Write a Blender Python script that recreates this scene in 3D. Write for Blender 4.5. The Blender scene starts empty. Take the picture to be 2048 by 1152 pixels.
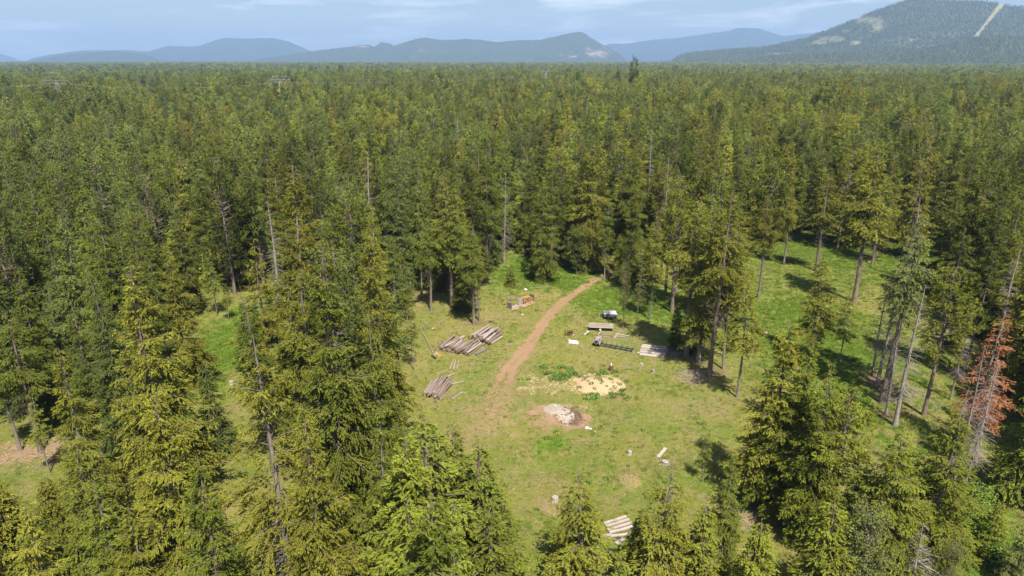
import bpy, math, random
import numpy as np

# ------------------------------------------------------------------ scene, camera, light
sc = bpy.context.scene
COL = sc.collection
PI = math.pi
F = 1365.3            # focal length in photo pixels (24 mm on 36 mm, 2048 px wide)
PITCH = math.radians(18.5)
CH = 50.0             # camera height above the clearing
HAZE_D = 7.8e-5
cp, sp = math.cos(PITCH), math.sin(PITCH)

cam_d = bpy.data.cameras.new('camera')
cam = bpy.data.objects.new('camera', cam_d)
COL.objects.link(cam)
cam.location = (0, 0, CH)
cam.rotation_euler = (math.radians(90 - 18.5), 0, 0)
cam_d.sensor_width = 36.0
cam_d.lens = 24.0
cam_d.clip_start = 0.5
cam_d.clip_end = 90000.0
sc.camera = cam

SUN_ELEV = math.radians(58)
SHADOW_AZ = math.radians(-18)      # shadows fall away from the camera and a little to the left
sh = (math.sin(SHADOW_AZ), math.cos(SHADOW_AZ))
sun_dir = (-sh[0] * math.cos(SUN_ELEV), -sh[1] * math.cos(SUN_ELEV), math.sin(SUN_ELEV))  # towards the sun
sd = bpy.data.lights.new('sun', 'SUN')
sd.energy = 5.0
sd.angle = math.radians(0.53)
sd.color = (1.0, 0.94, 0.84)
so = bpy.data.objects.new('sun', sd)
COL.objects.link(so)
from mathutils import Vector, Matrix
so.rotation_euler = Vector(sun_dir).to_track_quat('Z', 'Y').to_euler()

w = bpy.data.worlds.new('World')
sc.world = w
w.use_nodes = True
nt = w.node_tree
nt.nodes.clear()
out = nt.nodes.new('ShaderNodeOutputWorld')
bg = nt.nodes.new('ShaderNodeBackground')
bg.inputs['Strength'].default_value = 0.062
sky = nt.nodes.new('ShaderNodeTexSky')
sky.sky_type = 'NISHITA'
sky.sun_disc = False
sky.sun_elevation = SUN_ELEV
sky.sun_rotation = math.atan2(sun_dir[0], sun_dir[1])
sky.altitude = 700
sky.air_density = 1.0
sky.dust_density = 1.0
sky.ozone_density = 1.6
# thin high cloud, stretched level bands
tc = nt.nodes.new('ShaderNodeTexCoord')
mp = nt.nodes.new('ShaderNodeMapping')
mp.inputs['Scale'].default_value = (3.2, 3.2, 26.0)
nt.links.new(tc.outputs['Generated'], mp.inputs['Vector'])
nz = nt.nodes.new('ShaderNodeTexNoise')
nz.inputs['Scale'].default_value = 1.6
nz.inputs['Detail'].default_value = 9
nz.inputs['Roughness'].default_value = 0.6
nz.inputs['Distortion'].default_value = 0.4
nt.links.new(mp.outputs[0], nz.inputs['Vector'])
cr = nt.nodes.new('ShaderNodeValToRGB')
cr.color_ramp.elements[0].position = 0.49
cr.color_ramp.elements[1].position = 0.74
cr.color_ramp.elements[0].color = (0, 0, 0, 1)
cr.color_ramp.elements[1].color = (0.6, 0.6, 0.6, 1)
nt.links.new(nz.outputs['Fac'], cr.inputs['Fac'])
mx = nt.nodes.new('ShaderNodeMixRGB')
mx.inputs['Color2'].default_value = (18, 17.5, 18.6, 1)
nt.links.new(cr.outputs['Color'], mx.inputs['Fac'])
nt.links.new(sky.outputs[0], mx.inputs['Color1'])
nt.links.new(mx.outputs[0], bg.inputs['Color'])
nt.links.new(bg.outputs[0], out.inputs['Surface'])

sc.view_settings.view_transform = 'Standard'
sc.view_settings.look = 'None'
sc.view_settings.exposure = 0.92
sc.view_settings.gamma = 1.0
sc.cycles.max_bounces = 6
sc.cycles.diffuse_bounces = 1
sc.cycles.transmission_bounces = 3
sc.cycles.volume_bounces = 0

# ------------------------------------------------------------------ projection and noise
def ray(u, v):
    a = (u - 1024.0) / F
    b = (576.0 - v) / F
    return a, cp + b * sp, -sp + b * cp

def at_z(u, v, z=0.0):
    dx, dy, dz = ray(u, v)
    t = (z - CH) / dz
    return dx * t, dy * t

def proj(x, y, z):
    d = cp * y - sp * (z - CH)
    return 1024 + F * x / d, 576 - F * (sp * y + cp * (z - CH)) / d

def z_at(y, v):
    k = (576.0 - v) / F
    return CH + y * (k * cp - sp) / (cp + k * sp)

def _hash(ix, iy, seed):
    h = (ix.astype(np.int64) * 374761393 + iy.astype(np.int64) * 668265263 + seed * 1442695041) & 0x7fffffff
    h = ((h ^ (h >> 13)) * 1274126177) & 0x7fffffff
    return ((h ^ (h >> 16)) & 0xffff) / 65535.0

def vnoise(x, y, seed=0):
    x = np.asarray(x, float); y = np.asarray(y, float)
    ix = np.floor(x); iy = np.floor(y)
    fx = x - ix; fy = y - iy
    fx = fx * fx * (3 - 2 * fx); fy = fy * fy * (3 - 2 * fy)
    a = _hash(ix, iy, seed); b = _hash(ix + 1, iy, seed)
    c = _hash(ix, iy + 1, seed); d = _hash(ix + 1, iy + 1, seed)
    return (a * (1 - fx) + b * fx) * (1 - fy) + (c * (1 - fx) + d * fx) * fy

def fbm(x, y, seed=0, octs=4):
    t = 0; amp = 0.5; tot = 0
    for o in range(octs):
        t = t + amp * vnoise(np.asarray(x) * 2 ** o, np.asarray(y) * 2 ** o, seed + o * 17)
        tot += amp; amp *= 0.5
    return t / tot

def sstep(a, b, x):
    t = np.clip((x - a) / (b - a), 0, 1)
    return t * t * (3 - 2 * t)

def in_poly(px, py, poly):
    px = np.asarray(px, float); py = np.asarray(py, float)
    r = np.zeros(px.shape, bool)
    n = len(poly)
    for i in range(n):
        x0, y0 = poly[i]; x1, y1 = poly[(i + 1) % n]
        c = (y0 > py) != (y1 > py)
        xx = (x1 - x0) * (py - y0) / ((y1 - y0) if y1 != y0 else 1e-9) + x0
        r ^= c & (px < xx)
    return r

# near ground patch
GX0, GX1, GY0, GY1, GS = -150.0, 160.0, 36.0, 260.0, 0.5
def pix_blob(x, y, u, v, ru, rv, seed=3, rag=0.5):
    """1 inside an elliptical patch of ground centred on pixel u,v; ragged edge"""
    cx, cy = at_z(u, v)
    rx = abs(at_z(u + ru, v)[0] - cx)
    ry = abs(at_z(u, v - rv)[1] - at_z(u, v + rv)[1]) / 2
    d = np.sqrt(((x - cx) / rx) ** 2 + ((y - cy) / ry) ** 2)
    d = d + rag * (fbm(x / 1.6, y / 1.6, seed) - 0.5) * 2
    return d

def edge_fade(x, y):
    return sstep(0, 12, x - GX0) * sstep(0, 12, GX1 - x) * sstep(0, 6, y - GY0) * sstep(0, 25, GY1 - y)

def hgt(x, y):
    x = np.asarray(x, float); y = np.asarray(y, float)
    f = edge_fade(x, y)
    h = 0.9 * (fbm(x / 34, y / 34, 5, 3) - 0.5) + 0.28 * (fbm(x / 5.5, y / 5.5, 8, 3) - 0.5)
    d = pix_blob(x, y, 1198, 767, 46, 20, 21, 0.25)
    h = h + 1.15 * np.clip(1 - d, 0, 1) ** 0.8
    d = pix_blob(x, y, 1118, 826, 34, 17, 22, 0.25)
    h = h + 0.6 * np.clip(1 - d, 0, 1) ** 0.8
    d = pix_blob(x, y, 1257, 957, 26, 20, 23, 0.25)
    h = h + 0.55 * np.clip(1 - d, 0, 1) ** 0.8
    return h * f

def gz(x, y):
    return float(hgt(np.array([x]), np.array([y]))[0])

def G(u, v, dz=0.0):
    x, y = at_z(u, v)
    return Vector((x, y, gz(x, y) + dz))

# ------------------------------------------------------------------ materials
def new_mat(name):
    m = bpy.data.materials.new(name)
    m.use_nodes = True
    m.node_tree.nodes.clear()
    return m, m.node_tree

def N(nt, typ, **kw):
    n = nt.nodes.new(typ)
    for k, v in kw.items():
        if k in n.inputs.keys():
            n.inputs[k].default_value = v
        else:
            setattr(n, k, v)
    return n

def simple_mat(name, c1, c2, scale=8.0, rough=0.8, stretch=(1, 1, 1), metal=0.0, bump=0.3, mid=(0.35, 0.65)):
    m, nt = new_mat(name)
    o = N(nt, 'ShaderNodeOutputMaterial')
    b = N(nt, 'ShaderNodeBsdfPrincipled')
    b.inputs['Roughness'].default_value = rough
    b.inputs['Metallic'].default_value = metal
    tc = N(nt, 'ShaderNodeTexCoord')
    mp = N(nt, 'ShaderNodeMapping')
    mp.inputs['Scale'].default_value = stretch
    nz = N(nt, 'ShaderNodeTexNoise')
    nz.inputs['Scale'].default_value = scale
    nz.inputs['Detail'].default_value = 6
    nz.inputs['Roughness'].default_value = 0.65
    cr = N(nt, 'ShaderNodeValToRGB')
    cr.color_ramp.elements[0].position = mid[0]
    cr.color_ramp.elements[1].position = mid[1]
    cr.color_ramp.elements[0].color = (*c1, 1)
    cr.color_ramp.elements[1].color = (*c2, 1)
    oi = N(nt, 'ShaderNodeObjectInfo')
    mr = N(nt, 'ShaderNodeMapRange')
    mr.inputs['To Min'].default_value = 0.82
    mr.inputs['To Max'].default_value = 1.18
    mu = N(nt, 'ShaderNodeMixRGB', blend_type='MULTIPLY')
    mu.inputs['Fac'].default_value = 1
    bp = N(nt, 'ShaderNodeBump')
    bp.inputs['Strength'].default_value = bump
    bp.inputs['Distance'].default_value = 0.05
    L = nt.links.new
    L(tc.outputs['Object'], mp.inputs['Vector'])
    L(mp.outputs[0], nz.inputs['Vector'])
    L(nz.outputs['Fac'], cr.inputs['Fac'])
    L(oi.outputs['Random'], mr.inputs['Value'])
    L(cr.outputs['Color'], mu.inputs['Color1'])
    L(mr.outputs[0], mu.inputs['Color2'])
    L(mu.outputs[0], b.inputs['Base Color'])
    L(nz.outputs['Fac'], bp.inputs['Height'])
    L(bp.outputs[0], b.inputs['Normal'])
    L(b.outputs[0], o.inputs['Surface'])
    return m

def foliage_mat(name, transl=0.06, tipc=(1.20, 1.17, 0.85), rnd=0.26):
    m, nt = new_mat(name)
    L = nt.links.new
    o = N(nt, 'ShaderNodeOutputMaterial')
    ti = N(nt, 'ShaderNodeAttribute', attribute_type='INSTANCER', attribute_name='tint')
    to = N(nt, 'ShaderNodeAttribute', attribute_type='GEOMETRY', attribute_name='tone')
    sx = N(nt, 'ShaderNodeSeparateColor')
    L(to.outputs['Color'], sx.inputs[0])
    mr = N(nt, 'ShaderNodeMapRange')
    mr.inputs['To Min'].default_value = 1 - rnd * 1.6
    mr.inputs['To Max'].default_value = 1 + rnd * 1.6
    L(sx.outputs[0], mr.inputs['Value'])
    m1 = N(nt, 'ShaderNodeMixRGB', blend_type='MULTIPLY')
    m1.inputs['Fac'].default_value = 1
    L(ti.outputs['Color'], m1.inputs['Color1'])
    L(mr.outputs[0], m1.inputs['Color2'])
    m2 = N(nt, 'ShaderNodeMixRGB', blend_type='MULTIPLY')
    m2.inputs['Color2'].default_value = (*tipc, 1)
    L(sx.outputs[1], m2.inputs['Fac'])
    L(m1.outputs[0], m2.inputs['Color1'])
    d = N(nt, 'ShaderNodeBsdfDiffuse')
    t = N(nt, 'ShaderNodeBsdfTranslucent')
    mx = N(nt, 'ShaderNodeMixShader')
    mx.inputs[0].default_value = transl
    L(m2.outputs[0], d.inputs['Color'])
    L(m2.outputs[0], t.inputs['Color'])
    L(d.outputs[0], mx.inputs[1])
    L(t.outputs[0], mx.inputs[2])
    L(mx.outputs[0], o.inputs['Surface'])
    return m

M = {}
M['leaf'] = foliage_mat('conifer_needles')
M['broad'] = foliage_mat('broad_leaves', 0.35, (1.2, 1.2, 0.9), 0.3)
M['bark'] = simple_mat('fir_bark', (0.085, 0.06, 0.045), (0.26, 0.2, 0.155), 3.0, 0.95, (3, 3, 0.7), bump=0.8)
M['bark_pale'] = simple_mat('pale_bark', (0.10, 0.08, 0.065), (0.26, 0.215, 0.175), 3.0, 0.95, (3, 3, 0.7), bump=0.6)
M['dead'] = simple_mat('dead_grey_wood', (0.15, 0.125, 0.11), (0.36, 0.31, 0.27), 4.0, 0.95, (2, 2, 0.5), bump=0.5)
M['logbark'] = simple_mat('weathered_log_bark', (0.085, 0.055, 0.043), (0.30, 0.22, 0.175), 2.6, 0.9, (4, 4, 0.7), bump=0.9)
M['logend'] = simple_mat('cut_log_end', (0.10, 0.065, 0.045), (0.30, 0.21, 0.14), 9.0, 0.9)
M['logpale'] = simple_mat('peeled_grey_log', (0.17, 0.13, 0.105), (0.40, 0.33, 0.28), 2.6, 0.9, (4, 4, 0.6), bump=0.6)
M['plank'] = simple_mat('weathered_planks', (0.17, 0.135, 0.105), (0.36, 0.29, 0.24), 5.0, 0.9, (0.7, 6, 6))
M['plankpale'] = simple_mat('pale_planks', (0.26, 0.20, 0.165), (0.52, 0.45, 0.385), 5.0, 0.85, (0.6, 6, 6))
M['plankdark'] = simple_mat('dark_lumber', (0.1, 0.09, 0.085), (0.26, 0.23, 0.2), 5.0, 0.9, (0.7, 6, 6))
M['split'] = simple_mat('split_firewood', (0.36, 0.17, 0.06), (0.64, 0.40, 0.18), 6.0, 0.85)
M['rust'] = simple_mat('rusty_steel', (0.10, 0.035, 0.02), (0.26, 0.11, 0.06), 7.0, 0.8, metal=0.3)
M['steel'] = simple_mat('dull_dark_steel', (0.03, 0.03, 0.032), (0.09, 0.085, 0.08), 6.0, 0.6, metal=0.4)
M['blue'] = simple_mat('dark_blue_paint', (0.02, 0.026, 0.045), (0.05, 0.06, 0.085), 6.0, 0.5)
M['tyre'] = simple_mat('tyre_rubber', (0.015, 0.015, 0.015), (0.04, 0.04, 0.04), 9.0, 0.9)
M['rim'] = simple_mat('wheel_rim', (0.45, 0.42, 0.3), (0.75, 0.72, 0.55), 9.0, 0.5)
M['white'] = simple_mat('white_plastic', (0.72, 0.72, 0.72), (0.88, 0.88, 0.88), 5.0, 0.5, bump=0.1)
M['lid'] = simple_mat('scuffed_pale_lid', (0.55, 0.54, 0.57), (0.85, 0.84, 0.86), 4.0, 0.45)
M['tarp'] = simple_mat('grey_brown_tarp', (0.2, 0.16, 0.15), (0.36, 0.3, 0.28), 4.0, 0.8, bump=0.6)
M['greybox'] = simple_mat('grey_body_paint', (0.09, 0.08, 0.085), (0.24, 0.2, 0.2), 4.0, 0.6)
M['osb'] = simple_mat('grey_plywood', (0.26, 0.21, 0.19), (0.44, 0.36, 0.33), 4.0, 0.85)
M['galv'] = simple_mat('galvanised_steel', (0.24, 0.25, 0.25), (0.36, 0.36, 0.36), 0.5, 0.5, metal=0.2)
M['cable'] = simple_mat('aluminium_cable', (0.22, 0.22, 0.2), (0.28, 0.28, 0.26), 0.5, 0.5)
M['stone'] = simple_mat('pale_stone', (0.4, 0.38, 0.35), (0.65, 0.62, 0.58), 4.0, 0.9)
M['char'] = simple_mat('charred_wood', (0.012, 0.01, 0.01), (0.12, 0.08, 0.07), 6.0, 0.95)
M['twig'] = simple_mat('dry_twigs', (0.2, 0.15, 0.12), (0.42, 0.34, 0.29), 4.0, 0.95)
M['house'] = simple_mat('cream_siding', (0.55, 0.48, 0.38), (0.66, 0.58, 0.47), 1.0, 0.8)
M['roof'] = simple_mat('brown_shingles', (0.2, 0.14, 0.11), (0.32, 0.24, 0.19), 2.0, 0.9)
M['pane'] = simple_mat('dark_glass', (0.03, 0.04, 0.05), (0.06, 0.07, 0.08), 2.0, 0.2)

# ------------------------------------------------------------------ mesh helpers
class MB:
    def __init__(s):
        s.v = []; s.f = []; s.mi = []
    def add(s, vs, fs, mi=0):
        o = len(s.v)
        s.v += [tuple(p) for p in vs]
        s.f += [tuple(i + o for i in f) for f in fs]
        s.mi += [mi] * len(fs)
    def box(s, c, size, rot=None, mi=0, taper=1.0):
        hx, hy, hz = size[0] / 2, size[1] / 2, size[2] / 2
        vs = []
        for z, k in ((-hz, 1.0), (hz, taper)):
            for x, y in ((-hx, -hy), (hx, -hy), (hx, hy), (-hx, hy)):
                vs.append(Vector((x * k, y * k, z)))
        if rot is not None: vs = [rot @ p for p in vs]
        c = Vector(c)
        s.add([p + c for p in vs], [(0, 3, 2, 1), (4, 5, 6, 7), (0, 1, 5, 4), (1, 2, 6, 5), (2, 3, 7, 6), (3, 0, 4, 7)], mi)
    def bar(s, p0, p1, wd, ht, mi=0):
        p0 = Vector(p0); p1 = Vector(p1)
        d = p1 - p0; L = d.length
        q = d.to_track_quat('X', 'Z').to_matrix()
        s.box((p0 + p1) / 2, (L, wd, ht), q, mi)
    def tube(s, pts, rad, n=8, mi=0, cap=None, jit=0.0, rng=None):
        pts = [Vector(p) for p in pts]
        o = len(s.v); m = len(pts)
        for i, p in enumerate(pts):
            d = (pts[min(i + 1, m - 1)] - pts[max(i - 1, 0)]).normalized()
            a = d.cross(Vector((0, 0, 1)) if abs(d.z) < 0.9 else Vector((1, 0, 0))).normalized()
            b = d.cross(a)
            r = rad[i] if hasattr(rad, '__len__') else rad
            for k in range(n):
                t = 2 * PI * k / n
                rr = r * (1 + (rng.uniform(-jit, jit) if rng else 0))
                s.v.append(tuple(p + (a * math.cos(t) + b * math.sin(t)) * rr))
        for i in range(m - 1):
            for k in range(n):
                k2 = (k + 1) % n
                s.f.append((o + i * n + k, o + i * n + k2, o + (i + 1) * n + k2, o + (i + 1) * n + k))
                s.mi.append(mi)
        c = mi if cap is None else cap
        s.f.append(tuple(o + k for k in reversed(range(n)))); s.mi.append(c)
        s.f.append(tuple(o + (m - 1) * n + k for k in range(n))); s.mi.append(c)
    def build(s, name, mats, parent=None, loc=None, smooth=False):
        me = bpy.data.meshes.new(name)
        off = Vector(loc) if loc is not None else Vector((0, 0, 0))
        me.from_pydata([(p[0] - off.x, p[1] - off.y, p[2] - off.z) for p in s.v], [], s.f)
        if not isinstance(mats, (list, tuple)): mats = [mats]
        for m in mats: me.materials.append(m)
        me.polygons.foreach_set('material_index', s.mi)
        if smooth: me.polygons.foreach_set('use_smooth', [True] * len(s.f))
        me.update()
        o = bpy.data.objects.new(name, me)
        COL.objects.link(o)
        o.location = off
        if parent is not None:
            o.parent = parent
        return o

def tag(o, label=None, cat=None, group=None, kind=None):
    if label: o['label'] = label
    if cat: o['category'] = cat
    if group: o['group'] = group
    if kind: o['kind'] = kind
    return o

def thing(name, loc, label, cat, group=None, rz=0.0):
    o = bpy.data.objects.new(name, None)
    o.empty_display_size = 0.5
    COL.objects.link(o)
    o.location = loc
    o.rotation_euler = (0, 0, rz)
    return tag(o, label, cat, group)

def fast_mesh(name, V, Fq, mats, mi=None, attrs=None, smooth=False):
    """V (n,3), Fq (m,4) numpy; quads only"""
    me = bpy.data.meshes.new(name)
    n = len(V); m = len(Fq)
    me.vertices.add(n)
    me.vertices.foreach_set('co', np.ascontiguousarray(V, np.float32).ravel())
    me.loops.add(m * 4)
    me.loops.foreach_set('vertex_index', np.ascontiguousarray(Fq, np.int32).ravel())
    me.polygons.add(m)
    me.polygons.foreach_set('loop_start', np.arange(0, m * 4, 4, dtype=np.int32))
    me.polygons.foreach_set('loop_total', np.full(m, 4, np.int32))
    for x in mats: me.materials.append(x)
    if mi is not None: me.polygons.foreach_set('material_index', np.ascontiguousarray(mi, np.int32))
    me.polygons.foreach_set('use_smooth', np.full(m, smooth, bool))
    me.update(calc_edges=True)
    for (an, dom, typ, data) in (attrs or []):
        a = me.attributes.new(an, typ, dom)
        if typ == 'FLOAT_COLOR': a.data.foreach_set('color', np.ascontiguousarray(data, np.float32).ravel())
        elif typ == 'FLOAT_VECTOR': a.data.foreach_set('vector', np.ascontiguousarray(data, np.float32).ravel())
        else: a.data.foreach_set('value', np.ascontiguousarray(data).ravel())
    return me
# ------------------------------------------------------------------ tree shapes
def tubes_np(P, R, n=5):
    """P (b,k,3) polylines, R (b,k) radii -> verts, quads"""
    b, k, _ = P.shape
    D = np.gradient(P, axis=1)
    D /= np.linalg.norm(D, axis=2, keepdims=True) + 1e-9
    up = np.where(np.abs(D[..., 2:3]) > 0.9, np.array([1.0, 0, 0]), np.array([0, 0, 1.0]))
    A = np.cross(D, up); A /= np.linalg.norm(A, axis=2, keepdims=True) + 1e-9
    B = np.cross(D, A)
    t = np.arange(n) * 2 * PI / n
    V = P[:, :, None, :] + R[:, :, None, None] * (A[:, :, None, :] * np.cos(t)[None, None, :, None] + B[:, :, None, :] * np.sin(t)[None, None, :, None])
    V = V.reshape(-1, 3)
    idx = np.arange(b * k * n).reshape(b, k, n)
    i0 = idx[:, :-1, :]; i1 = idx[:, 1:, :]
    Fq = np.stack([i0, np.roll(i0, -1, 2), np.roll(i1, -1, 2), i1], -1).reshape(-1, 4)
    return V, Fq

def sprigs_np(P, D, Ln, Wd, rs, roll=0.6):
    """narrow leaf-clump rhombs at P pointing along D"""
    n = len(P)
    D = D / (np.linalg.norm(D, axis=1, keepdims=True) + 1e-9)
    S = np.cross(D, np.array([0, 0, 1.0])) + rs.normal(0, roll, (n, 3))
    S -= D * np.sum(S * D, 1, keepdims=True)
    S /= np.linalg.norm(S, axis=1, keepdims=True) + 1e-9
    Nn = np.cross(D, S)
    a = P; c = P + D * Ln[:, None]
    mid = P + D * (Ln * 0.45)[:, None] + Nn * (Ln * rs.normal(0, 0.08, n))[:, None]
    b = mid + S * Wd[:, None]; d = mid - S * Wd[:, None]
    V = np.stack([a, b, c, d], 1).reshape(-1, 3)
    Fq = np.arange(n * 4).reshape(-1, 4)
    return V, Fq

def cat(parts):
    Vs = []; Fs = []; o = 0
    for V, Fq in parts:
        Vs.append(V); Fs.append(Fq + o); o += len(V)
    return np.concatenate(Vs), np.concatenate(Fs)

def make_tree(seed, H=26.0, R=3.6, cb=0.12, q=1.0, kind='fir', density=1.0, r0=None, prof=1.05,
              twigs=0, bend=0.3, sprig=(0.30, 0.042), pitch=(0.75, -0.30), gap=0.12, wood_n=4, deadtop=0.0):
    rs = np.random.RandomState(seed)
    r0 = r0 or 0.0125 * H
    # trunk
    k = 12 if q > 0.5 else 5
    tz = np.linspace(0, 1, k)
    ph = rs.uniform(0, 6.28, 2)
    bx = bend * np.sin(tz * 2.2 + ph[0]) * tz; by = bend * np.sin(tz * 1.9 + ph[1]) * tz
    tr = r0 * (1 - tz) ** 0.85 + 0.02
    tr[0] *= 1.3
    TP = np.stack([bx, by, tz * H - 0.3 * (tz == 0)], 1)
    def tpos(z):
        t = z / H
        return np.stack([np.interp(t, tz, bx), np.interp(t, tz, by), z], -1)
    wood = [tubes_np(TP[None], tr[None], 8 if q > 0.5 else 5)]
    zc = cb * H
    top = H * (1 - deadtop)
    # branches
    if kind in ('fir', 'snag', 'red'):
        nb = int((H - zc) * 9.0 * density * (0.35 + 0.65 * q))
        t = rs.beta(1.15, 1.0, nb)                      # 0 top, 1 crown base
        whorl = np.round(t * (H - zc) / 0.55) * 0.55 / (H - zc)
        t = np.clip(whorl + rs.normal(0, 0.004, nb), 0.0, 1)
        z0 = top - 0.15 - t * (top - zc - 0.1)
        L = R * np.minimum(1, (t + 0.02) / 0.8) ** prof * (1 - 0.3 * np.clip((t - 0.82) / 0.18, 0, 1))
        L = L * rs.uniform(0.62, 1.12, nb) + 0.22
        az = rs.uniform(0, 2 * PI, nb)
        asym = 1 + 0.16 * np.sin(az + rs.uniform(0, 6.28)) + 0.10 * np.sin(2 * az + z0 * 0.6 + rs.uniform(0, 6.28)) + 0.1 * np.sin(z0 * 1.1 + az)
        L *= asym
        drop = rs.rand(nb) < gap
        L[drop] *= 0.45
        p0 = pitch[0] + (pitch[1] - pitch[0]) * np.clip(t * 1.3, 0, 1) + rs.normal(0, 0.10, nb)
        droop = 0.10 + 0.22 * t + rs.normal(0, 0.04, nb)
        lift = 0.14 * t
    elif kind == 'pine':
        nb = int((H - zc) * 5.5 * density * (0.4 + 0.6 * q))
        t = rs.uniform(0, 1, nb)
        z0 = H - 0.1 - t * (H - zc)
        L = R * (0.16 + 0.95 * np.sin(np.clip(t * 1.15 + 0.08, 0, 1) * PI * 0.62) ** 0.9) * rs.uniform(0.5, 1.15, nb)
        az = rs.uniform(0, 2 * PI, nb)
        L *= 1 + 0.25 * np.sin(az * 2 + z0 * 0.8)
        p0 = 0.7 - 0.75 * t + rs.normal(0, 0.2, nb)
        droop = 0.05 + 0 * t
        lift = 0.18 + 0 * t
    else:  # broad
        nb = int(H * 9 * density * (0.4 + 0.6 * q))
        t = rs.uniform(0, 1, nb)
        z0 = H * 0.93 - t * (H * 0.93 - zc)
        L = R * np.sqrt(np.clip(1 - (2 * np.clip(t, 0.0, 1) ** 0.8 - 1.05) ** 2, 0.05, 1)) * rs.uniform(0.5, 1.1, nb) + 0.2
        az = rs.uniform(0, 2 * PI, nb)
        p0 = 0.95 - 0.6 * t + rs.normal(0, 0.2, nb)
        droop = 0.12 + 0 * t
        lift = 0 * t
    ca, sa = np.cos(az), np.sin(az)
    base = tpos(z0)
    def bpos(s, i):
        r = L[i] * s * np.cos(p0[i] * 0.8)
        zz = L[i] * (np.sin(p0[i]) * s - droop[i] * s * s + lift[i] * s ** 3)
        wob = 0.06 * L[i] * np.sin(s * 5 + az[i] * 7)
        return base[i] + np.stack([ca[i] * r - sa[i] * wob, sa[i] * r + ca[i] * wob, zz], -1)
    # branch wood
    if wood_n:
        ks = wood_n if q > 0.5 else 2
        ss = np.linspace(0, 0.93, ks)
        ii = np.arange(nb)
        if q <= 0.5: ii = ii[rs.rand(nb) < 0.35]
        P = np.stack([bpos(np.full(len(ii), s), ii) for s in ss], 1)
        br = np.clip(0.012 * L[ii] + 0.012, 0.014, 0.07)
        if kind in ('snag',): br = br * 1.15
        Rr = br[:, None] * (1 - 0.8 * ss[None])
        wood.append(tubes_np(P, Rr, 3))
    # bare lower twigs
    if twigs:
        nt_ = int(twigs)
        zz = rs.uniform(0.12 * H, max(zc, 0.2 * H) * 1.15, nt_)
        a = rs.uniform(0, 6.28, nt_); l = rs.uniform(0.4, 1.0, nt_) * R * 0.62 * np.clip(zz / (zc + 0.1), 0.3, 1)
        P0 = tpos(zz)
        dn = rs.uniform(-0.55, 0.1, nt_)
        Pm = P0 + np.stack([np.cos(a) * l * 0.5, np.sin(a) * l * 0.5, dn * l * 0.4], 1)
        P1 = P0 + np.stack([np.cos(a) * l, np.sin(a) * l, dn * l], 1)
        wood.append(tubes_np(np.stack([P0, Pm, P1], 1), np.array([[0.028, 0.02, 0.007]]).repeat(nt_, 0), 3))
    leaf = None; tone = None
    # sub-branches
    per_m = {'fir': 8.0, 'red': 6.0, 'snag': 2.4, 'pine': 4.2, 'broad': 4.0}[kind] * (0.3 + 0.7 * q) * (density ** 0.3)
    ns = np.maximum(2, (L * per_m).astype(int))
    ib = np.repeat(np.arange(nb), ns)
    s0 = rs.uniform(0.06, 1.0, len(ib))
    if kind == 'pine': s0 = rs.uniform(0.35, 1.0, len(ib))
    side = np.where(rs.rand(len(ib)) < 0.5, -1.0, 1.0)
    sl = L[ib] * 0.42 * (1.02 - s0) + rs.uniform(0.18, 0.42, len(ib))
    p = bpos(s0, ib)
    ang = az[ib] + side * rs.uniform(0.45, 1.05, len(ib)) * (s0 < 0.97)
    el = rs.normal(-0.22, 0.22, len(ib)) if kind != 'pine' else rs.normal(0.25, 0.4, len(ib))
    if kind == 'broad': el = rs.normal(0.3, 0.5, len(ib))
    sdv = np.stack([np.cos(ang) * np.cos(el), np.sin(ang) * np.cos(el), np.sin(el)], 1)
    if kind == 'snag':
        j = rs.rand(len(ib)) < 0.75
        P0 = p[j]; P1 = p[j] + sdv[j] * sl[j, None] * 0.6; P2 = p[j] + sdv[j] * sl[j, None] * 1.15 - np.array([0, 0, 0.12])
        wood.append(tubes_np(np.stack([P0, P1, P2], 1), np.array([[0.016, 0.012, 0.005]]).repeat(j.sum(), 0), 3))
    else:
        m = {'fir': 15.0, 'red': 8.0, 'pine': 12.0, 'broad': 7.0}[kind] * (0.25 + 0.75 * q)
        nsp = np.maximum(2, (sl * m + 1).astype(int))
        isb = np.repeat(np.arange(len(ib)), nsp)
        tt = rs.uniform(0.05, 1.0, len(isb))
        if kind == 'pine': tt = rs.uniform(0.55, 1.0, len(isb))
        pp = p[isb] + sdv[isb] * (sl[isb] * tt)[:, None]
        pp[:, 2] -= 0.22 * sl[isb] * tt ** 2
        sc_ = 1.0 / math.sqrt((0.35 + 0.65 * q) * (0.3 + 0.7 * q) * (0.25 + 0.75 * q))
        if kind in ('fir', 'red'):
            da = rs.uniform(-0.6, 0.6, len(isb)); dd = sdv[isb]
            c_, s_ = np.cos(da), np.sin(da)
            D = np.stack([dd[:, 0] * c_ - dd[:, 1] * s_, dd[:, 0] * s_ + dd[:, 1] * c_, dd[:, 2] + rs.normal(-0.16, 0.36, len(isb))], 1)
            roll = 0.5
        elif kind == 'pine':
            D = sdv[isb] + rs.normal(0, 0.85, (len(isb), 3)); roll = 1.0
        else:
            D = rs.normal(0, 1, (len(isb), 3)); pp += rs.normal(0, 0.12, pp.shape); roll = 1.0
        Ln = sprig[0] * rs.uniform(0.65, 1.25, len(isb)) * sc_
        Wd = sprig[1] * rs.uniform(0.7, 1.3, len(isb)) * sc_
        leaf = sprigs_np(pp, D, Ln, Wd, rs, roll)
        br_t = rs.uniform(0, 1, nb)
        tn = 0.55 * br_t[ib[isb]] + 0.45 * rs.uniform(0, 1, len(isb))
        tip = np.clip((tt - 0.45) * 1.6, 0, 1) * np.clip(s0[isb] * 1.3, 0.2, 1) * (rs.rand(len(isb)) < 0.75)
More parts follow.
